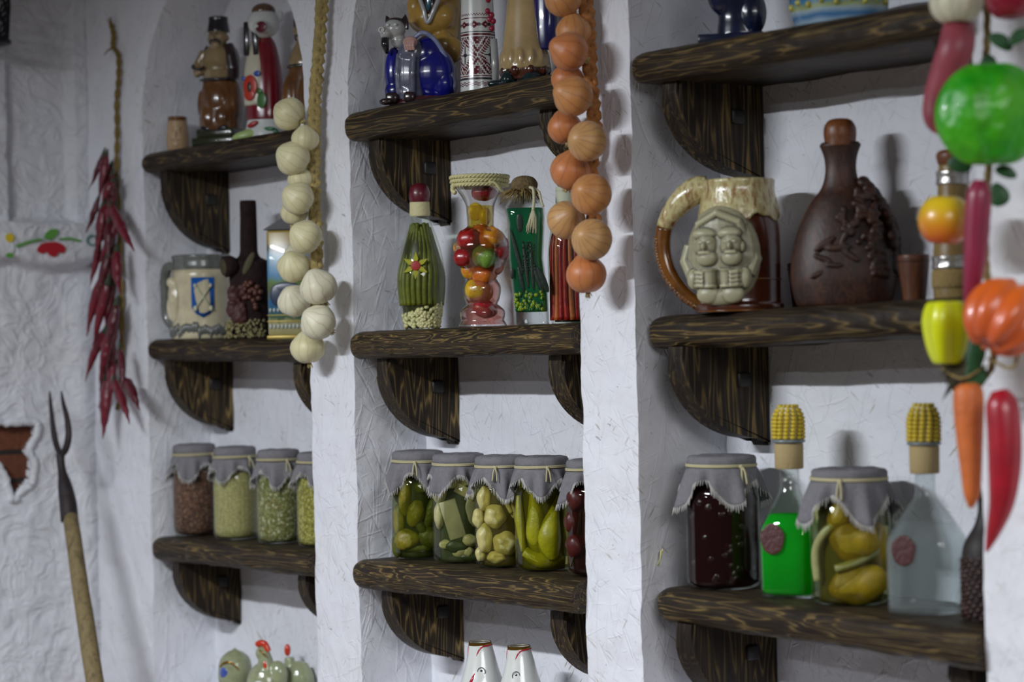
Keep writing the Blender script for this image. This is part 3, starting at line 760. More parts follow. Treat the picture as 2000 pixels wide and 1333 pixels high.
# coffee bean bottle at the end of the bottom right shelf
loc = stand('N3B', 1931, .08); root = thing('bean_covered_bottle', loc, 'dark bottle covered in brown beans behind the carrot, at the right end of its shelf', 'bottle', .5)
bm = B(); lathe(bm, sm([(48, 0), (50, 30), (50, 110), (44, 150), (24, 185), (16, 215), (16, 240)], 5), 32); ob = obj('bottle_body', bm, plain('dark_glue', srgb(26, 16, 14), .6), root)
bm = B(); rnd = random.Random(3)
for k in range(300):
    h = 6 + 150 * (k / 300); a = k * 2.39996; r = 49 if h < 118 else 49 - (h - 118) * .45
    ball(bm, (r * math.cos(a), r * math.sin(a), h), (4, 7, 5.5), (rnd.random(), 0, a + rnd.uniform(-.8, .8)), 8, 6)
obj('bean_coating', bm, plain('roasted_bean', srgb(52, 22, 16), .35, var=.4, vs=60), root)
bm = B(); ball(bm, (0, 0, 250), (22, 22, 22)); obj('stopper', bm, plain('dark_wood_ball', srgb(44, 26, 20), .5), root); KS[0] = 1.0
# ================================================================== middle shelf of the middle niche
# bean bottle
loc = stand('N2M', 825, .07); root = thing('pickle_bottle', loc, 'tapered bottle of green pods and white beans with a dark red ball stopper', 'bottle', .9)
pf = [(31, 0), (34, 4), (39, 30), (45, 60), (48, 95), (46, 120), (40, 156), (31, 185), (23, 206), (18, 222), (17, 232)]
bm = B(); shell(bm, sm(pf, 4), 1.3); obj('glass_body', bm, G_JAR, root)
bm = B(); lathe(bm, [(28, 4), (36, 30), (41, 62), (43, 95), (41, 120), (34, 156), (24, 188), (14, 206)], 32); obj('oil', bm, plain('dark_oil', srgb(52, 54, 16), .35), root)
M_POD = veg('green_pod', srgb(96, 102, 20), .25, 50, bump=.3)
rnd = random.Random(5)
for k in range(13):
    a = -PI / 2 + (k - 6) * .27; ra = 39
    bm = B(); P = []
    for h in (48, 80, 110, 140, 165, 190, 204 + rnd.uniform(-12, 5)):
        R_ = 41 if h < 110 else 41 - (h - 110) * .26
        if h < 80: R_ = 38
        P.append((R_ * math.cos(a + .04 * math.sin(h)), R_ * math.sin(a), h, 5.5 if h < 120 else 5.5 - (h - 120) * .02))
    s_ = spline(P, 4); tube(bm, [p[:3] for p in s_], [p[3] for p in s_], 10); obj('green_pod', bm, M_POD, root)
bm = B()
for k in range(420):
    h = 6 + rnd.random() * 46; a = rnd.random() * 2 * PI
    if h > 40 + 12 * math.cos(a): continue
    r = 31 + h * .16 + rnd.uniform(-1, .5); ball(bm, (r * math.cos(a), r * math.sin(a), h), (3.6, 5.6, 4.2), (rnd.random() * 3, rnd.random(), rnd.random() * 3), 10, 7)
o = obj('white_beans', bm, plain('white_bean_skin', srgb(202, 198, 142), .35), root); o['kind'] = 'stuff'
bm = B()
for k in range(6):
    a = k * PI / 3 + .5; pts = [(4 * math.cos(a - .5), 4 * math.sin(a - .5)), (15 * math.cos(a - .34), 15 * math.sin(a - .34)), (27 * math.cos(a), 27 * math.sin(a)), (15 * math.cos(a + .34), 15 * math.sin(a + .34)), (4 * math.cos(a + .5), 4 * math.sin(a + .5))]
    prism(bm, pts, 'y', -46.2, -44.6)
obj('flower_petals', bm, plain('yellow_green_petal', srgb(160, 160, 20), .5), root, loc=(-6, 0, 124), smooth=False)
bm = B(); lathe(bm, [(9.5, 0), (9.5, 2.6), (8.5, 3)], 20); obj('flower_centre', bm, plain('red_disc', srgb(158, 42, 34), .5), root, loc=(-6, -44.4, 124), rot=(PI / 2, 0, 0))
bm = B(); lathe(bm, sm([(19, 222), (20, 226), (19.5, 246), (19, 250)], 3), 32, fn=lambda co, a, h: Vector((co.x * (1 + .015 * math.sin(h * 2.2)), co.y * (1 + .015 * math.sin(h * 2.2)), co.z + 1.2 * math.sin(a)))); obj('raffia_band', bm, plain('raffia', srgb(206, 198, 152), .7, bump=.5, bs=250), root)
bm = B(); lathe(bm, sm([(18, 248), (20.5, 256), (21, 268), (17, 280), (9, 286), (.3, 287)], 4), 32); obj('stopper', bm, plain('dark_red_stopper', srgb(92, 22, 36), .35, .5, .3), root); KS[0] = 1.0
# fruit vase
loc = stand('N2M', 943, .075); root = thing('fruit_vase', loc, 'curvy glass vase of small apples with a rope-bound rim', 'vase', .95)
pf = [(46, 0), (47, 4), (44, 10), (42, 14), (44, 24), (43, 33), (34, 42), (30, 46), (34, 55), (37, 70), (36, 82), (30, 92), (29, 96), (36, 108), (49, 128), (54, 152), (52, 168), (42, 186), (28, 196), (26, 203), (27, 225), (28, 238), (34, 252), (45, 270), (52, 290)]
bm = B(); shell(bm, sm(pf, 4), 1.4, 48); obj('glass_body', bm, thin_glass('vase_glass', (.96, .95, .95), 2.6), root)
bm = B(); lathe(bm, sm([(41, 6), (40, 16), (41, 26), (40, 33), (31, 42), (27.5, 46), (31, 55), (34, 70), (33, 82), (27, 92)], 4), 40); obj('rose_syrup', bm, liquid_mat('rose_syrup', (.80, .42, .36, 1), (1.0, .66, .60), .78), root)
bm = B(); lathe(bm, sm([(27, 92.5), (33, 108), (46, 128), (51, 152), (49, 168), (39, 186), (26, 195)], 4), 40); obj('syrup', bm, liquid_mat('amber_syrup', (.42, .20, .06, 1), (.95, .74, .50), .90), root)
bm = B(); lathe(bm, sm([(25, 195.5), (24, 203), (25, 225), (25.5, 237)], 4), 40); obj('yellow_syrup', bm, liquid_mat('yellow_syrup', (.62, .48, .02, 1), (.97, .88, .25), .78), root)
def apple(name, dx, h, r, dep, col, col2=None, rot=(0, 0, 0), sq_=(1, 1, .92), mat=None):
    bm = B()
    def fn(c):
        rr = math.hypot(c.x, c.y); z = c.z
        return Vector((c.x * (1 + .05 * math.cos(5 * math.atan2(c.y, c.x))), c.y * (1 + .05 * math.cos(5 * math.atan2(c.y, c.x))), z * (1 - .38 * math.exp(-(rr / .28) ** 2)) ))
    ball(bm, (0, 0, 0), tuple(r * 1.22 * s for s in sq_), u=24, v=16, fn=fn)
    m = mat or fruit_mat(name, col, col2)
    return obj(name, bm, m, root, loc=(dx, -dep, h), rot=rot)
_fm = {}
def fruit_mat(name, a, b=None):
    k = (a, b)
    if k in _fm: return _fm[k]
    t = NT(name + '_skin'); v = t.coord(kind='Generated'); n = t.noise(v, 3.2, 4, .6, .8)
    c = t.ramp(n, [(.38, a), (.66, b or tuple(x * .75 for x in a[:3]) + (1,))]); t.l(c, t.b.inputs['Base Color']); t.b.inputs['Roughness'].default_value = .32
    t.b.inputs['Coat Weight'].default_value = .3; _fm[k] = t.m; return t.m
cR, cY, cG, cO = srgb(164, 24, 22), srgb(206, 160, 26), srgb(110, 148, 52), srgb(200, 112, 26)
apple('apple', -22, 172, 20, 24, cR, srgb(120, 16, 16), (.3, -.2, 0)); apple('apple', 20, 173, 20, 24, srgb(204, 140, 30), srgb(190, 100, 20), (.5, 0, 0)); apple('apple', 8, 138, 22, 26, cG, srgb(126, 160, 70), (.4, .2, 0))
apple('apple', -32, 136, 18, 26, srgb(150, 18, 22), srgb(120, 14, 20)); apple('apple', 33, 146, 17, 18, srgb(170, 36, 34), srgb(146, 20, 22)); apple('apple', 4, 104, 20, 12, cO, srgb(176, 60, 24), (.4, 0, 0)); apple('apple', 0, 150, 22, -16, cR, cO)
apple('apple', -12, 150, 20, 2, srgb(180, 90, 26), cR); apple('apple', 22, 118, 17, 6, cR, cO); apple('apple', -20, 112, 17, 8, cO, cY); apple('apple', -38, 156, 14, 6, cY, cR); apple('apple', 40, 162, 13, 2, cR); apple('apple', 0, 186, 16, 10, cO, cR)
apple('apple', -7, 71, 23, 7, srgb(214, 172, 30), srgb(190, 146, 20), (2.8, .3, 0)); apple('apple', 5, 36, 17, 15, srgb(168, 20, 34), srgb(140, 14, 26), (.5, .3, 0), (1.2, 1, .85)); apple('apple', 8, 262, 16, 10, srgb(160, 26, 34), None, (2.8, 0, 0), (1.3, 1, .8))
bm = B(); ball(bm, (-9, -9, 226), (15, 6, 18)); ball(bm, (10, -12, 216), (12, 8, 18)); obj('lemon_slices', bm, fruit_mat('lemon', srgb(220, 196, 20), srgb(200, 170, 14)), root)
bm = B()
for k in range(9):
    a = 2 * PI * k / 9; pts = [(2.5 * math.cos(a - .5), 2.5 * math.sin(a - .5)), (10 * math.cos(a), 10 * math.sin(a)), (2.5 * math.cos(a + .5), 2.5 * math.sin(a + .5))]
    prism(bm, pts, 'y', -1, 1)
obj('star_flower', bm, plain('yellow_star', srgb(220, 178, 50), .5), root, loc=(-38, -33, 143), rot=(0, 0, -.75), smooth=False)
bm = B()
for j in range(3):       # twisted rope, three turns
    hz = 293 - 8 * j; Rr = 55.5 - 1.1 * j
    for st in range(3):
        P = []
        for k in range(181):
            a = 2 * PI * k / 180; tw = a * 15 + st * 2 * PI / 3; P.append(((Rr + 2.2 * math.cos(tw)) * math.cos(a), (Rr + 2.2 * math.cos(tw)) * math.sin(a), hz + 2.2 * math.sin(tw)))
        tube(bm, P, 2.3, 6, caps=False)
tube(bm, spline([(20, -52, 280), (32, -50, 278), (40, -46, 268), (46, -40, 262)], 5), 3, 8); tube(bm, spline([(-48, -30, 280), (-52, -24, 268), (-46, -28, 262)], 5), 4.5, 8)
obj('rope_rim', bm, plain('pale_rope', srgb(206, 200, 148), .6, .4, bump=.3, bs=400), root); KS[0] = 1.0
# wavy green bottle with a jute ruff
loc = stand('N2M', 1038, .055); root = thing('wavy_bottle', loc, 'wavy bottle of green liquid with herbs, jute ruff and ball stopper', 'bottle', .85)
def wav(sc):
    def f(co, a, h):
        s = sq(3.6)(co, a, h); return Vector((s.x * sc - 11 + 13 * math.cos(h / 250 * PI) * -1 * .0 + (-10 * (h / 240.0) + 11) + 2.5 * math.sin(h / 26.0), s.y * sc, s.z))
    return f
bm = B(); shell(bm, [(33, 0), (34, 4), (34, 60), (33, 130), (35, 200), (38, 232), (30, 244), (20, 250), (19, 262)], 1.4, 44, wav(1)); obj('glass_body', bm, G_CLEAR, root)
bm = B(); lathe(bm, [(29, 26), (31, 30), (31, 60), (30, 130), (32, 200), (34.5, 228)], 44, fn=wav(1)); obj('green_liquid', bm, liquid_mat('mint_liqueur', (.01, .22, .10, 1), (.04, .62, .28), .42), root)
bm = B(); rnd = random.Random(9)
for k in range(90): ball(bm, (rnd.uniform(-26, 28), -31.5 + rnd.uniform(-1, 1), 30 + rnd.random() ** 1.5 * 34), (4.2, 2.2, 4), (0, 0, rnd.random()), 7, 5, 0 if rnd.random() < .5 else 1)
o = obj('leaf_pieces', bm, [veg('dark_leaf', srgb(34, 84, 32)), veg('yellow_leaf', srgb(128, 150, 30))], root); o['kind'] = 'stuff'
bm = B()
for (x, h0, h1, w, l) in ((-14, 180, 222, 7, 0), (8, 176, 224, 4.5, 0), (-4, 70, 160, 4, -.1), (8, 66, 160, 4, -.05), (-22, 96, 190, 4, -.25), (20, 60, 120, 6, -.3), (28, 60, 115, 7, -.4), (-14, 62, 115, 4, -.2), (-31, 90, 112, 4, 0)):
    ball(bm, (x, -32.5, (h0 + h1) / 2), (w, 1.2, (h1 - h0) / 2), (0, l, 0), 12, 10)
for k in range(46): ball(bm, (-4 + rnd.choice((-5, 5, 8, 17, 3)) , -33, 104 + rnd.random() * 58), (2, 1.4, 2), (0, 0, 0), 6, 5)
obj('herb_sprigs', bm, veg('dark_herb', srgb(22, 38, 28), .3), root)
bm = B(); lathe(bm, sm([(18, 258), (25, 268), (26, 278), (19, 288), (8, 292), (.3, 292.5)], 4), 30); obj('stopper', bm, plain('woven_cork', srgb(120, 100, 66), .9, var=.35, vs=200, bump=1, bs=300), root, loc=(-8, 0, 0))
bm = B()
for k in range(170):
    a = rnd.random() * 2 * PI; r1_ = rnd.uniform(30, 58) * (1 if math.cos(a) < .2 else .62); dz = rnd.uniform(-26, 0); x, y = math.cos(a), math.sin(a)
    tube(bm, [(15 * x - 8, 15 * y, 262), ((r1_ * .6) * x - 8, (r1_ * .6) * y, 262 + rnd.uniform(-4, 5)), (r1_ * x - 8, r1_ * y, 262 + dz)], [1.6, 1.1, .4], 4)
obj('jute_ruff', bm, M_JUTE, root)
bm = B()
tube(bm, spline([(6, -22, 268), (14, -32, 262), (16, -42, 238), (14, -44, 222)], 5), 3, 8); tube(bm, spline([(10, -20, 268), (24, -28, 258), (30, -40, 240), (34, -40, 228)], 5), 2.6, 8)
for k in range(30): a = rnd.random() * 6.28; tube(bm, [(14, -44, 226), (14 + 6 * math.cos(a), -44 + 5 * math.sin(a), 208), (10 + 10 * math.cos(a), -44 + 6 * math.sin(a), 190 - rnd.random() * 14)], [1.6, 1.6, .7], 4)
obj('tassel', bm, plain('pale_cotton', srgb(196, 192, 158), .9), root)
bm = B(); tube(bm, [(20 * math.cos(a) - 8, 20 * math.sin(a), 267) for a in [2 * PI * k / 30 for k in range(31)]], 2, 6, caps=False); obj('raffia_tie', bm, plain('straw_raffia', srgb(196, 180, 108), .7), root)
KS[0] = 1.0
# red pepper bottle behind the onions
loc = stand('N2M', 1110, .105); root = thing('pepper_bottle', loc, 'bottle packed with long red and orange peppers behind the onion string', 'bottle', .9)
bm = B(); shell(bm, sm([(30, 0), (33, 5), (36, 60), (38, 120), (34, 170), (24, 210), (18, 230), (17, 245)], 4), 1.3); obj('glass_body', bm, G_JAR, root)
bm = B(); lathe(bm, sm([(26, 5), (31, 60), (33, 120), (28, 170), (17, 210)], 4), 30); obj('oil', bm, plain('red_oil', srgb(70, 14, 12), .35), root)
for k in range(11):
    a = -PI / 2 + (k - 5) * .33; bm = B(); s_ = spline([((30 if h < 150 else 30 - (h - 150) * .22) * math.cos(a + .05 * math.sin(h + k)), (30 if h < 150 else 30 - (h - 150) * .22) * math.sin(a), h, 6.2 - h * .012) for h in (8, 50, 100, 150, 185, 212)], 4)
    tube(bm, [p[:3] for p in s_], [p[3] for p in s_], 10); obj('long_pepper', bm, [veg('red_pepper_skin', srgb(140, 28, 18), .3), veg('orange_pepper_skin', srgb(158, 84, 34), .3)][k % 3 == 0], root)
bm = B(); lathe(bm, sm([(19, 236), (20, 240), (19, 258), (20, 262), (19, 268)], 3), 30); obj('raffia_band', bm, plain('white_band', srgb(196, 200, 176), .7), root)
bm = B(); ball(bm, (0, 0, 284), (20, 20, 20)); obj('stopper', bm, plain('brown_ball', srgb(70, 40, 30), .5), root); KS[0] = 1.0
# ================================================================== strings of vegetables
def streaked(name, base, line, n=9, tip=None, rough=.45, sheen=.3, amt=.6):
    """skin with veins running from stem to root (object z is the stem axis)"""
    t = NT(name); v = t.coord(); sp = t.n('ShaderNodeSeparateXYZ'); t.l(v, sp.inputs[0])
    a = t.math('ARCTAN2', sp.outputs[0], sp.outputs[1]); nn = t.noise(v, 45, 4, .6)
    ph = t.math('ADD', t.math('MULTIPLY', a, n / 6.2832 * 1.0), t.math('MULTIPLY', nn, .8))
    w = t.math('ABSOLUTE', t.math('SUBTRACT', t.math('FRACT', ph), .5))
    f = t.ramp(w, [(0, 1.0), (.09, .15), (.3, 0.0)])
    cloud = t.ramp(t.noise(v, 28, 3, .5), [(.35, 0.0), (.7, 1.0)])
    c = t.mix(t.math('MULTIPLY', cloud, .5), base, tip or tuple(x * .7 for x in base[:3]) + (1,))
    c = t.mix(t.math('MULTIPLY', f, amt), c, line); t.l(c, t.b.inputs['Base Color'])
    t.b.inputs['Roughness'].default_value = rough; t.b.inputs['Sheen Weight'].default_value = .1
    t.l(t.bump(f, -.25, .0015, t.bump(t.noise(v, 70, 3, .6), .15, .003)), t.b.inputs['Normal']); return t.m
M_G1 = streaked('garlic_skin', srgb(214, 208, 168), srgb(168, 152, 104), 12, srgb(200, 190, 142), amt=.45)
M_G2 = streaked('garlic_skin_white', srgb(220, 216, 190), srgb(170, 140, 120), 10, srgb(206, 200, 168), amt=.5)
M_O1 = streaked('onion_skin', srgb(190, 134, 78), srgb(140, 84, 56), 12, srgb(190, 118, 62)); M_O2 = streaked('orange_onion_skin', srgb(188, 120, 70), srgb(150, 84, 52), 10, srgb(196, 108, 54)); M_O3 = streaked('pale_onion_skin', srgb(192, 148, 94), srgb(128, 80, 62), 14, srgb(190, 140, 86))
M_TUFT = plain('dry_root', srgb(176, 160, 108), .95, var=.2, vs=200)
M_PLAIT = plain('dry_plaited_stems', srgb(160, 142, 92), .85, .2, var=.35, vs=90, bump=.6, bs=260); M_PLAITO = plain('plaited_onion_stems', srgb(168, 112, 66), .85, .2, var=.35, vs=90, bump=.6, bs=260)
def bulb(root, name, px, py, r, Y, mat, tilt, kind, rnd):
    """a bulb whose stem axis (local z) is tilted; the root end looks down or towards the room"""
    p = at(px, py, Y); k = sc_at(p); R = r * k; bm = B()
    lobes = kind == 'garlic'; ph = rnd.random() * 6
    def fn(c):
        a = math.atan2(c.y, c.x); q = math.hypot(c.x, c.y)
        s = 1 + (.035 * math.cos(5 * a + ph) if lobes else 0) + .02 * nz(c * 1.5 + Vector((px, py, 0)))
        z = c.z
        if lobes:
            z = z * .90 + (max(0, c.z - .75) ** 1.2) * .7; s *= 1 - .12 * max(0, c.z - .45)
        else: z = z * .93 + max(0, c.z - .8) * .9
        z += .10 * math.exp(-((q / .22) ** 2)) * (1 if c.z < 0 else 0)
        return Vector((c.x * s, c.y * s, z))
    ball(bm, (0, 0, 0), R, u=32, v=20, fn=fn)
    if lobes:
        for v in bm.verts:
            a = math.atan2(v.co.y, v.co.x); z = v.co.z / R; v.co *= 1 + .022 * math.sin(13 * a + 2 * math.sin(3 * a + ph) + 2 * z) * max(0, .35 - z)
    o = obj(name, bm, mat, root, loc=p - root.location, rot=tilt)
    bm = B()
    for i in range(16):
        a = rnd.random() * 6.28; e = R * rnd.uniform(.05, .22)
        tube(bm, [(e * .3 * math.cos(a), e * .3 * math.sin(a), -R * .80), (e * math.cos(a), e * math.sin(a), -R * (1.04 + rnd.random() * .16))], [R * .05, R * .02], 4)
    obj('root_tuft', bm, M_TUFT, o)
    return o
def plait(root, ctrl, Y, w, mat, name='braid_rope', seed=1):
    pts = spline(ctrl, 10); P = [at(x, y, Y) - root.location for x, y in pts]
    L = 0; bm = B(); acc = [0]
    for a, b in zip(P, P[1:]): L += (b - a).length; acc.append(L)
    side = rt
    for st in range(3):
        Q = []; R = []
        for p, l in zip(P, acc):
            ph = l / (w * 5.2) * 2 * PI + st * 2 * PI / 3
            Q.append(p + side * (w * .52 * math.sin(ph)) + Vector((0, -w * .34 * math.cos(2 * ph), 0))); R.append(w * (.66 + .08 * math.sin(l * 90 + st)))
        tube(bm, Q, R, 8)
    return obj(name, bm, mat, root)
rnd = random.Random(11)
loc = at(614, -40, -.03); root = empty('garlic_braid', loc, 'long plaited braid of cream garlic heads hanging on the first pillar', 'garlic braid')
plait(root, [(632, -60), (628, 0), (622, 100), (614, 190), (612, 260), (612, 330), (614, 420), (618, 500), (612, 600), (606, 650)], -.028, .0115, M_PLAIT)
for (x, y, r, Y, m, tl) in [(596, 272, 27, -.045, M_G1, (0, 0, 0)), (588, 350, 26, -.045, M_G1, (.3, 0, 0)), (574, 415, 27, -.05, M_G1, (0, .3, 0)), (565, 223, 33, -.065, M_G1, (.5, -.9, 0)), (573, 309, 35, -.065, M_G1, (1.0, -.5, 0)),
        (582, 388, 33, -.07, M_G1, (1.0, -.2, 0)), (597, 463, 34, -.07, M_G1, (1.0, -.1, 0)), (574, 521, 33, -.06, M_G1, (.6, .5, 0)), (575, 588, 33, -.06, M_G2, (.7, .6, 0)), (622, 561, 37, -.07, M_G2, (.5, .1, 0)), (622, 630, 36, -.07, M_G2, (1.0, 0, 0)), (601, 680, 34, -.055, M_G1, (.1, 0, 0)), (574, 498, 20, -.045, M_G2, (0, 0, 0))]:
    bulb(root, 'garlic_bulb', x, y, r, Y, m, tl, 'garlic', rnd)
loc = at(1150, -40, -.03); root = empty('onion_braid', loc, 'string of golden onions hanging on the pillar between middle and right niches', 'onion braid')
plait(root, [(1140, -60), (1142, 0), (1148, 60), (1150, 130), (1156, 210), (1160, 270), (1152, 340), (1158, 420), (1156, 480)], -.026, .011, M_PLAITO)
for (x, y, r, Y, m, tl) in [(1100, -4, 38, -.06, M_O1, (.9, .2, 0)), (1120, 62, 35, -.045, M_O1, (.1, 0, 0)), (1112, 101, 39, -.075, M_O2, (1.1, -.6, 0)), (1108, 155, 32, -.045, M_O2, (0, 0, 0)), (1120, 188, 40, -.08, M_O1, (1.2, -.3, 0)), (1103, 250, 34, -.05, M_O2, (0, -.3, 0)),
        (1147, 276, 40, -.075, M_O3, (1.45, .05, .2)), (1114, 334, 40, -.06, M_O2, (.1, .5, 0)), (1155, 380, 41, -.08, M_O1, (1.3, .1, .3)), (1106, 430, 38, -.06, M_O3, (.3, 1.2, 0)), (1156, 468, 41, -.08, M_O3, (1.3, .1, .3)), (1145, 537, 40, -.065, M_O2, (.1, 0, 0))]:
    bulb(root, 'onion', x, y, r, Y, m, tl, 'onion', rnd)
# ---- dried chillies
M_CH = plain('dried_chilli_skin', srgb(100, 6, 28), .38, .5, .25, var=.35, vs=50, bump=.5, bs=70); M_CH2 = plain('dark_chilli_skin', srgb(76, 5, 22), .4, .5, .2, var=.35, vs=50, bump=.5, bs=70)
M_STEM = plain('dark_green_calyx', srgb(52, 62, 44), .8, var=.3, vs=90)
loc = at(226, 50, -.01); root = empty('chilli_string', loc, 'string of dried dark red chillies on a straw cord at the left', 'chilli string')
P = [at(x, y, -.012) - loc for x, y in spline([(217, 46), (222, 70), (221, 92), (231, 108), (232, 150), (228, 200), (229, 260), (228, 330), (232, 420), (236, 520), (238, 600), (238, 700), (236, 770), (229, 800)], 8)]
bm = B(); kk = sc_at(loc)
for st in range(2): tube(bm, [p + rt * 2.0 * kk * math.sin(i * .9 + st * PI) + Vector((0, -2 * kk * math.cos(i * .9 + st * PI), 0)) for i, p in enumerate(P)], [3.3 * kk] * len(P), 7)
for a in range(9): tube(bm, [P[1], P[0] + Vector((rnd.uniform(-.012, .012), rnd.uniform(-.008, 0), rnd.uniform(-.004, .018)))], [.002, .001], 4)
tube(bm, [P[17], P[17] + rt * -.012 + Vector((0, 0, -.004)), P[17] + rt * -.022 + Vector((0, 0, -.016))], [.003, .002, .001], 5)
obj('straw_cord', bm, plain('straw_cord_fibre', srgb(118, 98, 44), .85, var=.3, vs=120, bump=.5, bs=300), root)
CH = [((202, 300), (174, 371), 8), ((208, 303), (193, 390), 12), ((219, 355), (198, 396), 12), ((193, 386), (166, 457), 9), ((203, 397), (186, 507), 14), ((216, 400), (263, 492), 14), ((213, 432), (211, 505), 13), ((195, 474), (176, 560), 10), ((228, 485), (236, 575), 14), ((212, 495), (190, 590), 14),
      ((200, 540), (169, 658), 14), ((211, 548), (182, 682), 14), ((228, 590), (208, 690), 15), ((207, 642), (167, 746), 13), ((216, 640), (193, 742), 15), ((234, 680), (237, 765), 11), ((210, 735), (202, 858), 17), ((222, 742), (254, 830), 14), ((242, 742), (272, 802), 15)]
for i in range(26):
    y = 325 + i * 15.5; CH.append(((222 + rnd.uniform(-8, 8), y), (205 + rnd.uniform(-14, 26), y + rnd.uniform(75, 100)), rnd.uniform(11, 15)))
for i, (a, b, w_) in enumerate(CH):
    Yc = -.03 - (.02 if i < 19 else 0) - rnd.random() * .015; A = at(a[0], a[1], Yc + .01); E = at(b[0], b[1], Yc - .008); k = sc_at(A)
    d = E - A; L = d.length; sidev = Vector((d.z, 0, -d.x)).normalized() * (rnd.uniform(-.09, .09) * L); f = [.35, .75, .95, 1.0, .96, .84, .66, .45, .24, .08]
    Q = [A + d * (j / 9) + sidev * math.sin(j / 9 * PI) - A for j in range(10)]
    s_ = spline([tuple(q) + (w_ * .88 * k * r,) for q, r in zip(Q, f)], 4); bm = B(); tube(bm, [q[:3] for q in s_], [q[3] for q in s_], 12, flat=.75)
    for v in bm.verts: v.co += noise.noise_vector(v.co * 60 + Vector((i, 0, 0))) * .0022
    o = obj('chilli', bm, M_CH if i % 3 else M_CH2, root, loc=A - loc)
    bm = B(); dn = d.normalized(); tube(bm, [dn * (.012), dn * .002, -dn * .008 + Vector((.004, 0, .006))], [w_ * .5 * k, w_ * .42 * k, .0016], 8); obj('calyx', bm, M_STEM, o)
# ---- the string of model vegetables at the far right
YV = -.10
loc = at(1925, -30, YV); root = empty('vegetable_string', loc, 'string of large glossy vegetables hanging at the right edge', 'vegetable string')
def vp(x, y, Y=YV): return at(x, y, Y) - loc
kv = sc_at(at(1920, 600, YV))
bm = B()
P = [vp(x, y, YV + .03) for x, y in spline([(1925, -30), (1928, 60), (1926, 140), (1930, 330), (1925, 480), (1930, 560), (1940, 700), (1918, 745), (1900, 770)], 8)]
for st in range(3): tube(bm, [p + rt * 4 * kv * math.sin(i * .7 + st * 2.1) + Vector((0, -3 * kv * math.cos(i * .7 + st * 2.1), 0)) for i, p in enumerate(P)], [3.6 * kv] * len(P), 6)
for (a, b, c) in (((1925, 540), (1905, 560), (1960, 560)), ((1930, 700), (1975, 720), (1990, 690)), ((1925, 715), (1880, 740), (1840, 720))): tube(bm, spline([tuple(vp(*a, YV + .02)), tuple(vp(*b, YV)), tuple(vp(*c, YV + .02))], 6), 3 * kv, 6)
obj('twine', bm, M_JUTE, root)
def long_veg(name, pts, rs, mat, n=16, sn=6):
    bm = B(); s_ = spline([tuple(vp(*p)) + (r * kv,) for p, r in zip(pts, rs)], sn); tube(bm, [q[:3] for q in s_], [max(.0008, q[3]) for q in s_], n); return obj(name, bm, mat, root)
def grad(name, c0, c1, z0, z1, rough=.35, coat=.3):
    """colour of the fruit itself changing from base to crown (object z)"""
    t = NT(name); v = t.coord(); sp = t.n('ShaderNodeSeparateXYZ'); t.l(v, sp.inputs[0]); n = t.noise(v, 40, 3, .5)
    m = t.n('ShaderNodeMapRange'); m.inputs[1].default_value = z0; m.inputs[2].default_value = z1; t.l(t.math('ADD', sp.outputs[2], t.math('MULTIPLY', n, .012)), m.inputs[0])
    t.l(t.mix(m.outputs[0], c0, c1), t.b.inputs['Base Color']); t.b.inputs['Roughness'].default_value = rough; t.b.inputs['Coat Weight'].default_value = coat; return t.m
M_AUB = plain('rosy_skin', srgb(150, 66, 78), .45, var=.12, vs=30); M_PNK = plain('crimson_chilli_skin', srgb(138, 34, 64), .4, .5, .2, var=.1, vs=30); M_RED = plain('red_chilli_skin', srgb(158, 20, 38), .38, .5, .25, var=.15, vs=30)
def veg_ball(name, x, y, r, s, mat, Y=YV, ribs=0, amp=.06, rot=(0, 0, 0), pinch=.3, ph=0):
    bm = B()
    def fn(c):
        a = math.atan2(c.y, c.x); q = math.hypot(c.x, c.y); f = 1 + (amp * (abs(math.cos(ribs * .5 * a + ph)) * 2 - 1) if ribs else 0)
        return Vector((c.x * f, c.y * f, c.z * (1 - pinch * math.exp(-(q / .3) ** 2)) * (1 + (amp * .5 * math.cos(ribs * a) if ribs else 0))))
    ball(bm, (0, 0, 0), tuple(r * kv * k for k in s), u=64, v=28, fn=fn)
    return obj(name, bm, mat, root, loc=vp(x, y, Y), rot=rot)
veg_ball('garlic_bulb', 1869, 6, 52, (1, 1, .85), M_G2, YV, 5, .04)
veg_ball('red_tomato', 1975, -6, 50, (1, 1, .95), plain('deep_red_skin', srgb(140, 18, 44), .35, .5, .3))
long_veg('rosy_aubergine', [(1872, 45, YV + .02), (1868, 90, YV), (1850, 140, YV), (1832, 195, YV), (1830, 235, YV), (1842, 262, YV)], [30, 36, 34, 29, 25, 6], M_AUB)
gt = NT('bright_green_squash_skin'); gv = gt.coord(); gt.l(gt.ramp(gt.noise(gv, 16, 3, .5), [(.36, srgb(26, 150, 6)), (.62, srgb(78, 176, 20))]), gt.b.inputs['Base Color']); gt.b.inputs['Roughness'].default_value = .42; gt.b.inputs['Coat Weight'].default_value = .15; gt.l(gt.bump(gt.noise(gv, 22, 2, .5), .8, .02), gt.b.inputs['Normal'])
veg_ball('green_squash', 1935, 223, 104, (1.02, .62, 1), gt.m, YV - .03, 9, .022, (0, 0, PSI), .1)
veg_ball('yellow_red_apple', 1845, 430, 54, (1, .95, 1), grad('ripe_apple_skin', srgb(206, 46, 26), srgb(226, 190, 30), -.03, .028), YV, rot=(0, .1, 0))
long_veg('crimson_chilli', [(1913, 352, YV - .02), (1912, 380, YV - .02), (1908, 440, YV - .02), (1904, 510, YV - .02), (1896, 570, YV - .02), (1886, 618, YV - .02)], [12, 24, 25, 22, 15, 3], M_PNK)
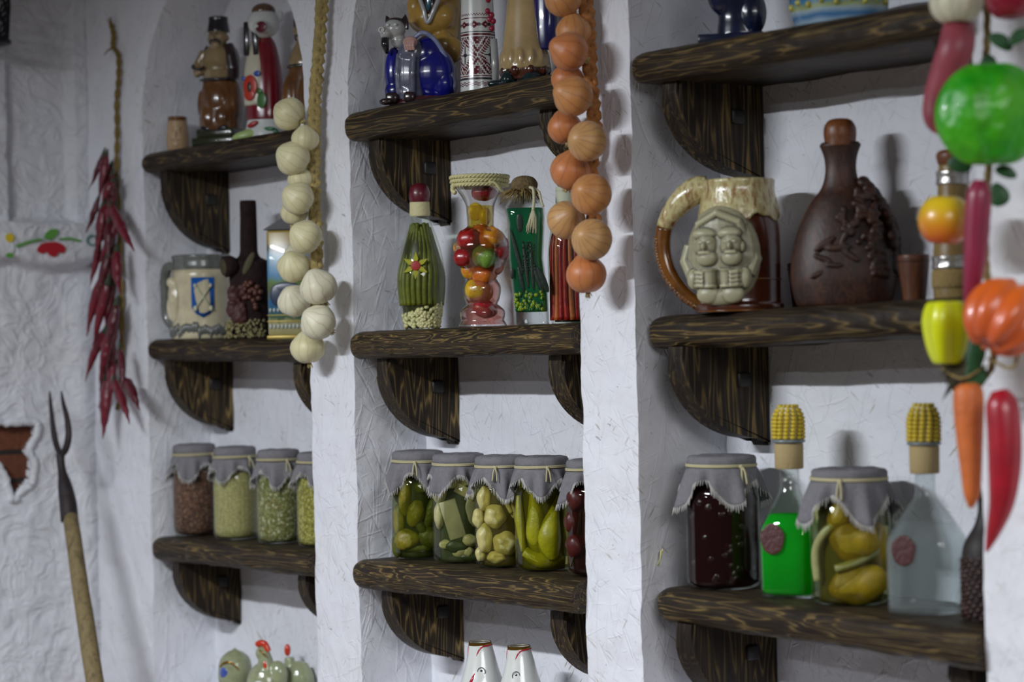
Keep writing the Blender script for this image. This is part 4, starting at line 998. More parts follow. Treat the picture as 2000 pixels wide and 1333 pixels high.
pumpkin = veg_ball('orange_pumpkin', 1962, 620, 76, (1.0, .9, .98), grad('orange_pumpkin_skin', srgb(196, 84, 44), srgb(226, 104, 26), -.05, .04), YV - .02, 8, .10, (-.55, .25, 0), .25)
# lobed yellow pepper
def fnp(c):
    a = math.atan2(c.y, c.x); t = (c.z + 1) / 2; f = (1 + .13 * math.cos(4 * a + .6)) * (.70 + .30 * min(1, t * 1.5)); q = math.hypot(c.x, c.y)
    sx = max(abs(c.x), abs(c.y)); bx = 1.0 / max(.75, math.sqrt(max(0.0001, 1 - c.z * c.z)) ** .45) if abs(c.z) < .97 else 1.0
    return Vector((c.x * f * bx, c.y * f * bx, c.z * (1 - .30 * math.exp(-(q / .35) ** 2))))
bm = B(); ball(bm, (0, 0, 0), (46 * kv, 44 * kv, 74 * kv), u=48, v=28, fn=fnp); obj('yellow_pepper', bm, plain('lemon_yellow_skin', srgb(214, 222, 10), .35, .5, .25, var=.06, vs=30), root, loc=vp(1848, 650), rot=(0, 0, .5))
long_veg('carrot', [(1890, 750, YV), (1891, 762, YV), (1892, 800, YV), (1894, 860, YV), (1897, 920, YV), (1898, 965, YV), (1896, 992, YV)], [16, 28, 30, 26, 21, 16, 5], plain('carrot_skin', srgb(198, 104, 46), .5, var=.12, vs=50, bump=.4, bs=90))
long_veg('red_chilli', [(1952, 764, YV - .01), (1957, 790, YV - .01), (1962, 850, YV - .01), (1962, 920, YV - .01), (1956, 985, YV - .01), (1940, 1040, YV - .01), (1927, 1078, YV - .01)], [16, 31, 33, 31, 24, 14, 3], M_RED)
M_LEAF = plain('dark_green_leaf', srgb(30, 76, 34), .5, var=.3, vs=60)
def leaf(x, y, w, h, Y, rot):
    bm = B(); ball(bm, (0, 0, 0), (w * kv, 2.2 * kv, h * kv), u=20, v=12, fn=lambda c: Vector((c.x * (1 - .25 * c.z), c.y + .9 * c.x * c.x, c.z))); obj('leaf', bm, M_LEAF, root, loc=vp(x, y, Y), rot=rot)
for l in ((1875, 318, 24, 20, YV, (0, .3, .6)), (1950, 380, 20, 24, YV + .02, (0, -.3, .6)), (1955, 80, 26, 14, YV, (0, .6, .6)), (1990, 70, 24, 13, YV, (0, -.5, .6)), (1965, 335, 22, 12, YV, (0, .4, .6)), (1908, 680, 18, 46, YV, (0, .2, .6)), (1905, 730, 22, 26, YV + .01, (0, -.3, .6)), (1930, 120, 16, 14, YV + .02, (0, 0, .6))): leaf(*l)
# dark bunch under the yellow pepper
bm = B()
for i in range(46):
    a = vp(1885 + rnd.uniform(-18, 22), 715 + rnd.uniform(-12, 10), YV + .01); b = vp(1850 + rnd.uniform(-16, 40), 745 + rnd.uniform(-20, 40), YV + .015); tube(bm, [a, (a + b) / 2 + Vector((0, -.006, 0)), b], [3 * kv, 2.4 * kv, .8 * kv], 4)
obj('dry_leaves', bm, plain('dry_dark_leaf', srgb(66, 58, 38), .9, var=.3, vs=80), root)
# ================================================================== pitchfork in the corner
A = at(137, 1010, -.175); E = at(186, 1340, -.24); dirv = (E - A); T = (E.z - 0.0) / (A.z - E.z); G = E + dirv * T
root = empty('pitchfork', Vector((G.x, G.y, 0)), 'two-tined iron pitchfork with a worn wooden handle leaning in the left corner', 'pitchfork'); kp = sc_at(A); o0 = root.location
bm = B(); n = 30; tube(bm, [A + (G - A) * (i / n) - o0 + Vector((.003 * nz((i * .4, 0, 0)), 0, 0)) for i in range(n + 1)], [kp * (15 + 3.0 * min(1, i / 12) + .8 * nz((i * .7, 3, 0))) for i in range(n + 1)], 18)
t = NT('weathered_handle'); v = t.coord((40, 40, 3)); c = t.ramp(t.noise(v, 2, 5, .6), [(.3, srgb(84, 72, 46)), (.55, srgb(126, 110, 74)), (.8, srgb(62, 50, 34))]); t.l(c, t.b.inputs['Base Color']); t.b.inputs['Roughness'].default_value = .75; t.l(t.bump(t.noise(v, 4, 4, .6), .5, .003), t.b.inputs['Normal'])
obj('handle', bm, t.m, root)
M_IRON = plain('rusty_iron', srgb(46, 38, 40), .6, .5, metal=.4, var=.35, vs=60, bump=.5, bs=120)
def PQ(x, y): return at(x, y, -.175 + (1010 - y) * .00010) - o0
bm = B(); s_ = spline([tuple(PQ(x, y)) + (r * kp,) for x, y, r in ((136, 1018, 17.5), (133, 985, 17), (127, 950, 14), (122, 925, 9), (119, 905, 8), (118, 888, 9))], 5); tube(bm, [q[:3] for q in s_], [q[3] for q in s_], 14)
ob = obj('socket', bm, M_IRON, root)
for pts in (((119, 890, 8), (111, 872, 9), (105, 845, 9), (101, 810, 7), (98, 780, 5), (97, 765, 2)), ((119, 890, 8), (129, 876, 10), (134, 850, 10), (131, 818, 8), (124, 790, 6), (120, 765, 2.5))):
    bm = B(); s_ = spline([tuple(PQ(x, y)) + (r * kp * .85,) for x, y, r in pts], 6); tube(bm, [q[:3] for q in s_], [q[3] for q in s_], 12, flat=.7); obj('tine', bm, M_IRON, root)
# ================================================================== dark wire lantern at the top left corner
loc = at(-26, 96, -.30); root = empty('wire_lantern', loc, 'dark woven wire lantern cut off at the top left edge', 'lantern'); kl = sc_at(loc)
KS[0] = kl; bm = B(); M_WIRE = plain('dark_wire', srgb(28, 24, 32), .5, metal=.5)
def lr(h): return 46 - 6 * abs(h - 90) / 90
for k in range(12):
    for sgn in (-1, 1): tube(bm, [(lr(h) * math.cos(2 * PI * k / 12 + sgn * h / 38 * .5), lr(h) * math.sin(2 * PI * k / 12 + sgn * h / 38 * .5), h) for h in range(14, 184, 8)], 2.2, 6)
for k in range(12): tube(bm, [(lr(h) * math.cos(2 * PI * (k + .5) / 12), lr(h) * math.sin(2 * PI * (k + .5) / 12), h) for h in range(14, 184, 12)], 1.6, 6)
obj('wire_mesh', bm, M_WIRE, root)
for hh, rr in ((14, 43), (182, 42)):
    bm = B(); tube(bm, [((rr) * math.cos(2 * PI * k / 40), rr * math.sin(2 * PI * k / 40), hh) for k in range(41)], 5, 8, caps=False); obj('rim', bm, M_WIRE, root)
bm = B(); lathe(bm, sm([(43, 13), (38, 5), (20, -2), (.5, -4)], 4), 30); obj('glass_dish', bm, thin_glass('lantern_glass', (.9, .88, .86)), root)
bm = B(); tube(bm, [(0, 0, 182), (0, 0, 400)], 3, 8); tube(bm, [(-42, 0, 182), (0, 0, 215), (42, 0, 182)], 2.5, 6); obj('hanger', bm, M_WIRE, root); KS[0] = 1.0
# loose straw caught in the plaster of the right reveal
p = at(1285, 1092, 0.0); bm = B(); dv = at(1293, 1068, .0) - p
for i in range(5): tube(bm, [dv * rnd.uniform(-1, -.4) + Vector((.004 + i * .0004, rnd.uniform(-.003, .003), 0)), Vector((.006, 0, 0)), dv * rnd.uniform(.4, 1) + Vector((.004, rnd.uniform(-.003, .003), 0))], .0009, 5)
o = obj('straw_wisp', bm, plain('pale_straw', srgb(206, 200, 130), .7), None, loc=at(1285, 1092, .035) + Vector((NX[2][0] + .002 - at(1285, 1092, .035).x, 0, 0))); tag(o, 'pale yellow straw wisp stuck to the plaster beside the cherry jar', 'straw')
# ================================================================== right niche, middle shelf
# relief mug
def rand(s): return random.Random(s)
t = NT('drip_glaze'); v = t.coord((1, 1, .35)); sp = t.n('ShaderNodeSeparateXYZ'); t.l(t.coord(), sp.inputs[0])
n1 = t.noise(v, 70, 4, .6); c1 = t.ramp(n1, [(.35, srgb(150, 118, 66)), (.5, srgb(196, 188, 140)), (.68, srgb(128, 84, 44))]); t.l(c1, t.b.inputs['Base Color'])
t.b.inputs['Roughness'].default_value = .22; t.b.inputs['Coat Weight'].default_value = .5; t.l(t.bump(n1, .6, .004), t.b.inputs['Normal']); M_DRIP = t.m
M_BRNG = glazed('brown_glaze', srgb(74, 34, 18), .35, 20); M_AMBG = glazed('amber_glaze', srgb(104, 62, 14), .45, 40); M_CREAMR = None
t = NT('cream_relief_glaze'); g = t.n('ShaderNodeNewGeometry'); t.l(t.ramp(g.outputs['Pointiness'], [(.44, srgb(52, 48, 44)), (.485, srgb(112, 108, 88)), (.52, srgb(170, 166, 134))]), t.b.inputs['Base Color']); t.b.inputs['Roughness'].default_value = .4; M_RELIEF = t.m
loc = stand('N3M', 1447, .075); root = thing('relief_mug', loc, 'large brown and cream ceramic mug with carved relief and curled handle', 'mug', .62)
bm = B(); shell(bm, sm([(80, 0), (84, 4), (84, 14), (79, 20), (79, 60), (79, 150), (74, 185)], 4), 6, 56); obj('mug_body', bm, M_BRNG, root)
bm = B(); shell(bm, sm([(76, 182), (80, 186), (75, 215), (71, 240), (72, 254), (69, 258)], 4), 6, 56, fn=lambda co, a, h: Vector((co.x, co.y, co.z + (6 * math.sin(7 * a) + 4 * math.sin(13 * a) if h < 200 else 0)))); obj('dripped_rim', bm, M_DRIP, root)
bm = B()
for hh in (2, 62): tube(bm, [((84.5 if hh == 2 else 79.5) * math.cos(a), (84.5 if hh == 2 else 79.5) * math.sin(a), hh) for a in [2 * PI * k / 60 for k in range(61)]], 1.8, 6, caps=False)
obj('yellow_bands', bm, M_AMBG, root)
hp = spline([(-58, -10, 246, 22), (-84, -14, 240, 27), (-118, -16, 214, 24), (-146, -16, 176, 17), (-153, -16, 130, 16), (-142, -15, 84, 16), (-112, -13, 40, 15), (-72, -10, 10, 13)], 8)
ca = len(hp) * 45 // 100
bm = B(); tube(bm, [p[:3] for p in hp[:ca + 1]], [p[3] * (1 + .06 * nz((i * .5, 1, 0))) for i, p in enumerate(hp[:ca + 1])], 16); h1 = obj('handle', bm, M_DRIP, root)
bm = B(); tube(bm, [p[:3] for p in hp[ca:]], [p[3] for p in hp[ca:]], 16)
for i in range(ca + 4, len(hp) - 1, 1):
    p = hp[i]; nx = Vector((-1, -.3, 0)); ball(bm, (p[0] - 8, p[1] - 8, p[2]), (9, 7, 4), (0, .6 if i % 2 else -.6, 0), 10, 7)
obj('braided_handle', bm, M_AMBG, h1 if False else root)
# relief panel: two bearded drinkers side by side, hands round their cups
it = [('e', (-12, -64, 106), (75, 34, 97)), ('e', (-12, -70, 160), (54, 26, 46)), ('e', (-34, -92, 34), (24, 12, 18)), ('e', (14, -92, 34), (24, 12, 18))]
for sx, hx in ((-1, -36), (1, 14)):
    it += [('e', (hx, -94, 128), (21, 14, 25)), ('e', (hx + sx * 1, -108, 126), (5, 8, 7)), ('e', (hx - 8, -104, 134), (5, 4, 3)), ('e', (hx + 9, -104, 134), (5, 4, 3)), ('e', (hx + 2, -98, 104), (20, 12, 16)), ('e', (hx + sx * 2, -106, 114), (13, 5, 4)),
           ('e', (hx - 4, -92, 150), (24, 13, 12)), ('e', (hx + 21 * (1 if sx > 0 else -.9), -92, 124), (6, 6, 10))]
    cx = -34 if sx < 0 else 0
    it += [('l', [(13, 0), (14, 4), (12, 8), (13, 32), (15, 36)], (cx + 4, -96, 46))]
    for f in range(4): it.append(('t', [(cx + 4 + sx * 30, -92, 76 - f * 8), (cx + 4 + sx * 22, -102, 76 - f * 8), (cx + 4 + sx * 9, -107, 74 - f * 8)], [5.2, 5, 4]))
    it += [('e', (cx + 4 + sx * 34, -88, 64), (14, 12, 20)), ('t', [(cx + 4 + sx * 40, -78, 70), (cx + sx * 52, -66, 100), (cx + sx * 44, -66, 130)], [13, 14, 12])]
it += [('t', [(-64, -68, 130), (-54, -84, 170), (-14, -94, 190), (26, -86, 172), (42, -70, 130)], [7, 8, 8, 8, 7]), ('e', (-14, -84, 30), (46, 16, 18))]
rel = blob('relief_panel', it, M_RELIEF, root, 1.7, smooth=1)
KS[0] = 1.0
# carved wooden flask
def turned(name, dark, light, sc=20, bump=.2, rough=.4):
    t = NT(name); v = t.coord((3, 3, 1)); n = t.noise(v, sc, 4, .6, 1.5); f = t.ramp(t.math('FRACT', t.math('MULTIPLY', n, 5.0)), [(0, .1), (.5, 1.0), (1, .1)])
    t.l(t.mix(t.math('MULTIPLY', f, t.ramp(t.noise(t.coord(), 18, 3, .6), [(.35, .2), (.7, 1.0)])), dark, light), t.b.inputs['Base Color']); t.b.inputs['Roughness'].default_value = rough
    t.l(t.bump(n, bump, .003), t.b.inputs['Normal']); return t.m
M_FLASK = turned('dark_carved_wood', srgb(30, 17, 14), srgb(86, 46, 25), rough=.5); M_CUPW = turned('brown_turned_wood', srgb(78, 44, 28), srgb(120, 72, 42)); M_BALLW = turned('warm_turned_wood', srgb(92, 50, 26), srgb(132, 78, 38))
loc = stand('N3M', 1648, .105); root = thing('wooden_flask', loc, 'dark turned wooden flask with carved grapes and a ball stopper', 'flask', .9)
bm = B(); lathe(bm, sm([(84, 0), (92, 6), (100, 35), (103, 60), (99, 100), (88, 145), (74, 180), (57, 208), (42, 226), (34, 244), (30, 268), (32, 290), (37, 306), (40, 314), (36, 320)], 4), 56, sy=.62); bd = obj('flask_body', bm, M_FLASK, root)
bm = B(); lathe(bm, sm([(30, 312), (31, 326), (32, 338), (30, 352), (20, 364), (.5, 367)], 4), 36, sy=.9); obj('stopper', bm, M_BALLW, root)
bm = B(); rnd = rand(4)
for k in range(120):
    a = rnd.random() ** .8; h = 226 - a * 170; w_ = 30 + 45 * math.sin(min(1, a * 1.4) * PI); x = 62 + 30 * a - rnd.random() * w_; y = -math.sqrt(max(40, 1 - (min(abs(x), 100) / 108) ** 2)) if False else -60 * math.sqrt(max(.12, 1 - (min(x, 100) / 106) ** 2)) * (1 - .25 * max(0, (h - 150) / 80))
    ball(bm, (x, y, h), (7.5, 7, 7.5), u=10, v=8)
for k in range(26):
    h = 240 - k * 7; x = 44 + 55 * math.sin(min(1, k / 16) * PI / 2); ball(bm, (x, rnd.uniform(-22, 22), h), (14, 16, 11), (rnd.random(), rnd.random(), 0), 10, 8)
o = obj('carved_grapes', bm, M_FLASK, root); remesh(o, 2.6 * KS[0], 1)
it = []
for (x, z, w_, l_, r_) in ((-30, 120, 8, 26, 1.0), (-4, 112, 8, 28, 1.5), (10, 134, 7, 22, .5), (-34, 92, 7, 22, 1.9), (20, 96, 7, 22, 2.2), (-12, 78, 6, 20, 1.6), (-44, 62, 6, 20, 1.2)):
    yy = -64 * math.sqrt(max(.1, 1 - (x / 104) ** 2)) * (1 if z < 110 else .97); it.append(('e', (x, yy, z), (w_, 4, l_), (0, r_, 0)))
blob('carved_leaves', it, M_FLASK, root, 2.6)
KS[0] = 1.0
def cup(px, Y, r1_, r2, h, label):
    loc = stand('N3M', px, Y); root = thing('wooden_cup', loc, label, 'cup', .5); bm = B()
    shell(bm, sm([(r2, 0), (r2 + 1, 3), ((r1_ + r2) / 2 + 1, h * .5), (r1_, h * .92), (r1_ - 1, h)], 4), 3.5, 40); obj('cup_body', bm, M_CUPW, root)
    bm = B(); tube(bm, [((r1_ + .3) * math.cos(a), (r1_ + .3) * math.sin(a), h * .86) for a in [2 * PI * k / 40 for k in range(41)]], 1, 5, caps=False); obj('turned_ring', bm, M_FLASK, root); KS[0] = 1.0
cup(1566, .158, 27, 18, 92, 'small brown wooden cup half hidden between the mug and the flask')
cup(1786, .12, 31, 21, 92, 'small brown wooden cup right of the carved flask')
loc = stand('N3M', 1866, .10); root = thing('banded_bottle', loc, 'jute and silver banded bottle behind the hanging apple', 'bottle', .8)
bm = B(); lathe(bm, sm([(40, 0), (42, 6), (42, 60), (40, 100), (36, 140), (31, 190), (29, 230), (27, 262)], 4), 40); obj('bottle_body', bm, turned('bottle_wood', srgb(120, 96, 52), srgb(158, 136, 84)), root)
M_SILV = plain('silver_foil', srgb(196, 194, 190), .22, .5, metal=.85, var=.2, vs=60, bump=.6, bs=70)
for h0, h1_, rr in ((58, 84, 43), (222, 250, 31.5)):
    bm = B(); lathe(bm, sm([(rr - 1, h0), (rr + 1.5, h0 + 3), (rr, (h0 + h1_) / 2), (rr + 1.5, h1_ - 3), (rr - 1, h1_)], 3), 40); obj('silver_band', bm, M_SILV, root)
bm = B(); lathe(bm, [(43, 20), (45, 26), (45, 50), (43, 56)], 40); obj('jute_wrap', bm, M_JUTE, root)
bm = B(); lathe(bm, sm([(27, 262), (30, 270), (31, 282), (24, 290), (.5, 293)], 4), 32); obj('stopper', bm, M_BALLW, root); KS[0] = 1.0
# ================================================================== left niche, middle shelf
M_CST = glazed('cream_stein_glaze', srgb(190, 180, 150), .15, 30); M_GRYG = glazed('grey_glaze', srgb(96, 98, 94), .35, 30)
loc = stand('N1M', 396, .065); root = thing('ceramic_stein', loc, 'cream ceramic stein with grey rim and a blue shield', 'stein', .45)
bm = B(); shell(bm, sm([(60, 0), (61, 4), (60, 22), (58, 28), (58, 90), (57, 134)], 3), 5, 48, ); obj('stein_body', bm, M_CST, root)
bm = B(); shell(bm, sm([(56, 134), (58, 138), (57, 152), (58, 160), (56, 163)], 3), 5, 48); obj('grey_rim', bm, M_GRYG, root)
bm = B(); rnd = rand(8)
for k in range(70): a = 2 * PI * k / 70; ball(bm, (60 * math.cos(a), 60 * math.sin(a), 10 + rnd.random() * 12), (4, 4, 9 + rnd.random() * 4), u=8, v=6)
obj('foot_relief', bm, M_GRYG, root)
bm = B(); tube(bm, [p for p in spline([(-50, -6, 138), (-72, -8, 142), (-80, -8, 120), (-80, -8, 80), (-78, -8, 46), (-66, -8, 30), (-50, -6, 32)], 6)], 10, 12); obj('handle', bm, M_GRYG, root)
blob('relief_figure', [('e', (-34, -46, 76), (20, 10, 46), (0, 0, -.6)), ('e', (-36, -50, 110), (10, 9, 11)), ('e', (-30, -54, 80), (9, 7, 26)), ('e', (-40, -48, 60), (9, 7, 24)), ('t', [(-28, -54, 96), (-20, -56, 80), (-30, -58, 70)], [4, 4, 4])], M_CST, root, 1.8)
bm = B(); sh = []
for k in range(13): x = -22 + 44 * k / 12; sh.append((x, 118))
sh += [(22, 60), (14, 48), (0, 40), (-14, 48), (-22, 60)]
prism(bm, sh, 'y', -.0, 2.0)
def curve(co): # wrap onto the drum
    a = co.x / 58.0 + .62; return Vector(((58 + 1.6 - co.y) * math.sin(a), -(58 + 1.6 - co.y) * math.cos(a), co.z))
bmesh.ops.subdivide_edges(bm, edges=bm.edges[:], cuts=2)
for v in bm.verts: v.co = curve(v.co)
sd = obj('blue_shield', bm, plain('blue_shield_paint', srgb(22, 84, 158), .35), root)
bm = B()
for sg in (-1, 1):
    P = [curve(Vector((sg * (-14 + 28 * q), -2, 58 + 44 * q))) for q in (0, .25, .5, .75, 1)]; tube(bm, P, 1.5, 6)
    ball(bm, curve(Vector((sg * -14, -2.5, 58))), (4, 3, 5.5)); ball(bm, curve(Vector((sg * 14, -2.5, 102))), (3, 2.5, 4))
obj('crossed_maces', bm, plain('pale_gold', srgb(188, 190, 160), .4), sd); KS[0] = 1.0
# bark covered bottle
M_BARK = plain('dark_bark', srgb(38, 24, 24), .85, .2, var=.4, vs=50, bump=1, bs=90); M_BEAD = plain('brown_bead', srgb(84, 48, 38), .45); M_MOSS = plain('pale_moss', srgb(138, 130, 90), .95, var=.35, vs=120)
loc = stand('N1M', 490, .055); root = thing('bark_bottle', loc, 'tall dark bark-covered bottle with beads and pale moss at its foot', 'bottle', .9)
bm = B(); lathe(bm, sm([(36, 0), (38, 5), (38, 60), (39, 130), (38, 150), (20, 162), (17, 190), (16, 230), (16, 262), (15, 270)], 4), 40, fn=lambda co, a, h: Vector((co.x * (1 + .05 * nz((math.cos(a) * 3, math.sin(a) * 3, h * .02))), co.y * (1 + .05 * nz((math.cos(a) * 3, math.sin(a) * 3, h * .02))), co.z)), sy=.85)
obj('bottle_body', bm, M_BARK, root)
bm = B(); rnd = rand(12)
for k in range(11): ball(bm, (8 + rnd.uniform(-16, 16), -35, 86 + rnd.uniform(-28, 28)), 5, u=12, v=8)
for (x, z) in ((6, 108), (18, 100), (14, 88), (4, 92), (20, 78), (10, 74), (14, 60), (-4, 80), (24, 90)): ball(bm, (x, -36, z), 5.5, u=12, v=8)
obj('wooden_beads', bm, M_BEAD, root)
it = []
for k in range(26): it.append(('e', (-24 + rnd.uniform(-12, 14), -30 + rnd.uniform(-5, 3), 34 + rnd.random() * 70), (rnd.uniform(6, 11), 7, rnd.uniform(7, 14)), (rnd.random(), rnd.random(), 0)))
blob('bark_cluster', it, plain('reddish_bark', srgb(66, 30, 28), .6, var=.3, vs=60), root, 2.2, smooth=0)
bm = B()
for k in range(220): a = rnd.uniform(-2.9, -.6); r = 37 + rnd.random() * 8; ball(bm, (r * math.cos(a) - 6, r * math.sin(a) * .85, rnd.random() ** 1.4 * 34 + 3), rnd.uniform(1.5, 3.2), u=6, v=5)
o = obj('moss', bm, M_MOSS, root); o['kind'] = 'stuff'
bm = B(); tube(bm, [(-22, -16, 138), (-36, -22, 142), (-46, -26, 140)], [17, 21, 21], 20); br = obj('wooden_knot', bm, M_BARK, root)
bm = B(); tube(bm, [(-46, -26, 140), (-49, -27.4, 139.6)], [17, 16], 20); obj('cut_face', bm, plain('olive_wood', srgb(66, 56, 30), .7), br)
bm = B(); ball(bm, (2, -33, 146), (7, 2.5, 24), (0, .45, 0)); obj('dry_leaf', bm, plain('olive_leaf', srgb(70, 66, 38), .7), root); KS[0] = 1.0
# painted square bottle
loc = stand('N1M', 574, .07); root = thing('painted_bottle', loc, 'square bottle with a painted landscape, partly behind the garlic braid', 'bottle', .8)
W = 44
def shade(name, stops, sc=12, z0=0, z1=1, hgt=200):
    t = NT(name); v = t.coord(); sp = t.n('ShaderNodeSeparateXYZ'); t.l(v, sp.inputs[0]); n = t.noise(v, sc * 6, 5, .6)
    f = t.math('ADD', t.math('MULTIPLY', sp.outputs[2], 1.0 / (hgt * KS[0])), t.math('MULTIPLY', t.math('SUBTRACT', n, .5), .16)); t.l(t.ramp(f, stops), t.b.inputs['Base Color'])
    t.b.inputs['Roughness'].default_value = .25; t.b.inputs['Coat Weight'].default_value = .4; return t.m
bm = B(); box(bm, (0, 0, 108), (W * 2, W * 1.5, 208), bev=6); obj('bottle_body', bm, shade('painted_landscape', [(0, srgb(150, 140, 80)), (.14, srgb(176, 168, 128)), (.2, srgb(70, 96, 66)), (.34, srgb(40, 98, 140)), (.45, srgb(90, 96, 66)), (.56, srgb(96, 128, 60)), (.62, srgb(70, 130, 176)), (.80, srgb(120, 160, 180)), (.86, srgb(70, 74, 70)), (.93, srgb(156, 132, 62)), (1, srgb(164, 140, 70))], 10), root)
bm = B(); box(bm, (0, 0, 3), (W * 2.1, W * 1.6, 8), bev=2); box(bm, (0, 0, 34), (W * 2.04, W * 1.54, 3), bev=1); box(bm, (0, 0, 46), (W * 2.04, W * 1.54, 2), bev=.8); obj('gilt_bands', bm, plain('yellow_gilt', srgb(170, 148, 70), .35, metal=.3), root)
bm = B()
for k in range(11): ball(bm, (-38 + k * 7.6, -W * .77, 24), (3, 2, 5), u=8, v=6); ball(bm, (-38 + k * 7.6, -W * .77, 56), (3, 2, 4), u=8, v=6)
obj('white_beading', bm, plain('white_glaze', srgb(176, 186, 180), .3), root)
bm = B(); blobm = [(0, 96, 30, 14), (-16, 84, 16, 22), (14, 78, 16, 20)]
for x, z, a_, b_ in blobm: ball(bm, (x - 6, -W * .75, z), (a_, 2.2, b_))
obj('painted_figures', bm, plain('dark_blue_paint', srgb(48, 58, 84), .3), root)
bm = B(); r_ = [(-W * 1.12, 212), (0, 240), (W * 1.12, 212)]; prism(bm, r_, 'y', -W * .85, W * .85); obj('roof_top', bm, plain('dark_roof_glaze', srgb(34, 32, 36), .4), root, smooth=False)
bm = B(); lathe(bm, [(12, 228), (13, 246), (8, 250)], 20); obj('stopper', bm, plain('dark_stopper', srgb(40, 30, 26), .5), root); KS[0] = 1.0
# ================================================================== top left shelf: ceramic figurines
M_TAN = glazed('tan_glaze', srgb(138, 118, 84), .2); M_BRN2 = glazed('chestnut_glaze', srgb(98, 62, 30), .55, 26); M_DKB = glazed('dark_brown_glaze', srgb(42, 26, 28), .3); M_BLK = glazed('black_glaze', srgb(26, 22, 28), .1); M_OLV = glazed('olive_glaze', srgb(40, 44, 26), .3)
M_WHT = glazed('white_porcelain', srgb(206, 208, 204), .03); M_CRM = glazed('ivory_glaze', srgb(196, 190, 170), .06)
loc = stand('N1T', 348, .055); root = thing('shot_cup', loc, 'small beige ceramic cup with a carved face, on the far left of the top shelf', 'cup', .8)
bm = B(); shell(bm, sm([(17, 0), (20, 3), (22, 14), (22, 34), (20, 52), (18, 66), (18.5, 69)], 4), 2.5, 36); obj('cup_body', bm, plain('beige_clay', srgb(176, 146, 110), .4, .5, .2, var=.12), root)
bm = B(); shell(bm, [(18.4, 58), (18.9, 68), (18.9, 70)], 3, 36); obj('amber_rim', bm, M_AMBG, root)
blob('carved_face', [('e', (0, -20, 34), (3.5, 5, 8)), ('e', (-6, -20, 42), (4, 2.5, 2.5)), ('e', (6, -20, 42), (4, 2.5, 2.5)), ('e', (0, -20, 24), (9, 4, 4)), ('e', (-6, -20, 47), (5, 2.5, 1.8)), ('e', (6, -20, 47), (5, 2.5, 1.8)), ('e', (0, -19, 15), (8, 4.5, 8))], bpy.data.materials['beige_clay'], root, 1.0); KS[0] = 1.0
def man_face(root, x, y, z, s, mat, mous):
    bm = B(); tube(bm, spline([(x - 10 * s, y - 10 * s, z - 16 * s), (x - 9 * s, y - 15 * s, z - 7 * s), (x, y - 19 * s, z - 5 * s), (x + 9 * s, y - 15 * s, z - 7 * s), (x + 10 * s, y - 10 * s, z - 16 * s)], 5), [1.6 * s + 1.6 * s * math.sin(i / 20 * PI) for i in range(21)], 8); obj('moustache', bm, mous, root)
    bm = B()
    for q in (-1, 1): tube(bm, [(x + q * 11 * s, y - 12 * s, z + 6 * s), (x + q * 6 * s, y - 16.5 * s, z + 8.5 * s), (x + q * 2.5 * s, y - 17 * s, z + 6.5 * s)], 1.3 * s, 6); ball(bm, (x + q * 6 * s, y - 15.5 * s, z + 3 * s), (2.2 * s, 1.4 * s, 1.3 * s), u=8, v=6)
    obj('brows_and_eyes', bm, mous, root)
loc = stand('N1T', 430, .06); root = thing('cossack_figurine', loc, 'glazed brown figurine of a moustached man in a black hat', 'figurine', .55)
bm = B(); box(bm, (0, 0, 8), (94, 62, 16), bev=3); box(bm, (0, 0, 24), (80, 52, 18), bev=4); obj('base', bm, M_OLV, root)
blob('trousers_and_coat', [('l', sm([(38, 30), (40, 44), (38, 80), (34, 110), (30, 132)], 4), (0, 0, 0), 1.05, .72), ('e', (-16, -14, 54), (17, 16, 26)), ('e', (14, -14, 54), (17, 16, 26)), ('e', (0, -16, 90), (26, 14, 34)), ('e', (-36, -2, 82), (8, 14, 30)), ('e', (34, 4, 80), (10, 18, 48))], M_BRN2, root, 2.0)
blob('shirt', [('l', sm([(30, 128), (33, 142), (32, 165), (27, 186), (15, 198)], 4), (0, 0, 0), 1, .72), ('e', (0, -8, 150), (27, 19, 22)), ('t', [(-28, 0, 186), (-42, -4, 160), (-38, -16, 142), (-22, -24, 148)], [10, 10, 9, 8])], M_TAN, root, 2.0)
blob('waistcoat', [('t', [(22, 0, 196), (30, -4, 176), (34, -4, 150), (32, -2, 130)], [11, 12, 13, 12]), ('e', (22, 6, 165), (20, 18, 34)), ('t', [(-18, 2, 194), (-28, 2, 180), (-33, 4, 160)], [9, 9, 6])], M_DKB, root, 2.0)
bm = B(); tube(bm, [(36 * math.cos(a), 26 * math.sin(a) - 1, 130 + 2 * math.sin(a)) for a in [2 * PI * k / 36 for k in range(37)]], 3, 6, caps=False); obj('belt', bm, M_BLK, root)
hd = blob('head', [('e', (2, -4, 212), (20, 18, 22)), ('e', (2, -22, 210), (4, 6, 6)), ('e', (2, -8, 196), (14, 14, 12)), ('e', (22, -2, 210), (4, 4, 6)), ('e', (-18, -2, 210), (4, 4, 6))], M_TAN, root, 1.6)
man_face(root, 2, -4, 210, 1.0, M_BLK, M_BLK)
bm = B(); lathe(bm, sm([(22, 222), (22, 226), (19, 244), (19, 251), (14, 252), (.5, 249)], 3), 30); obj('hat', bm, M_BLK, root, loc=(2, 0, 0))
bm = B(); tube(bm, [(-14, -30, 152), (-26, -34, 148), (-34, -36, 150)], 2.6, 8); ball(bm, (-36, -36, 153), (4, 4, 5)); obj('pipe', bm, M_BLK, root)
bm = B(); box(bm, (-18, -12, 33), (26, 30, 12), bev=5); box(bm, (16, -12, 33), (26, 30, 12), bev=5); obj('boots', bm, M_BLK, root); KS[0] = 1.0
loc = stand('N1T', 519, .075); root = thing('porcelain_figurine', loc, 'white porcelain figurine in a red coat with a painted poppy panel', 'figurine', .6)
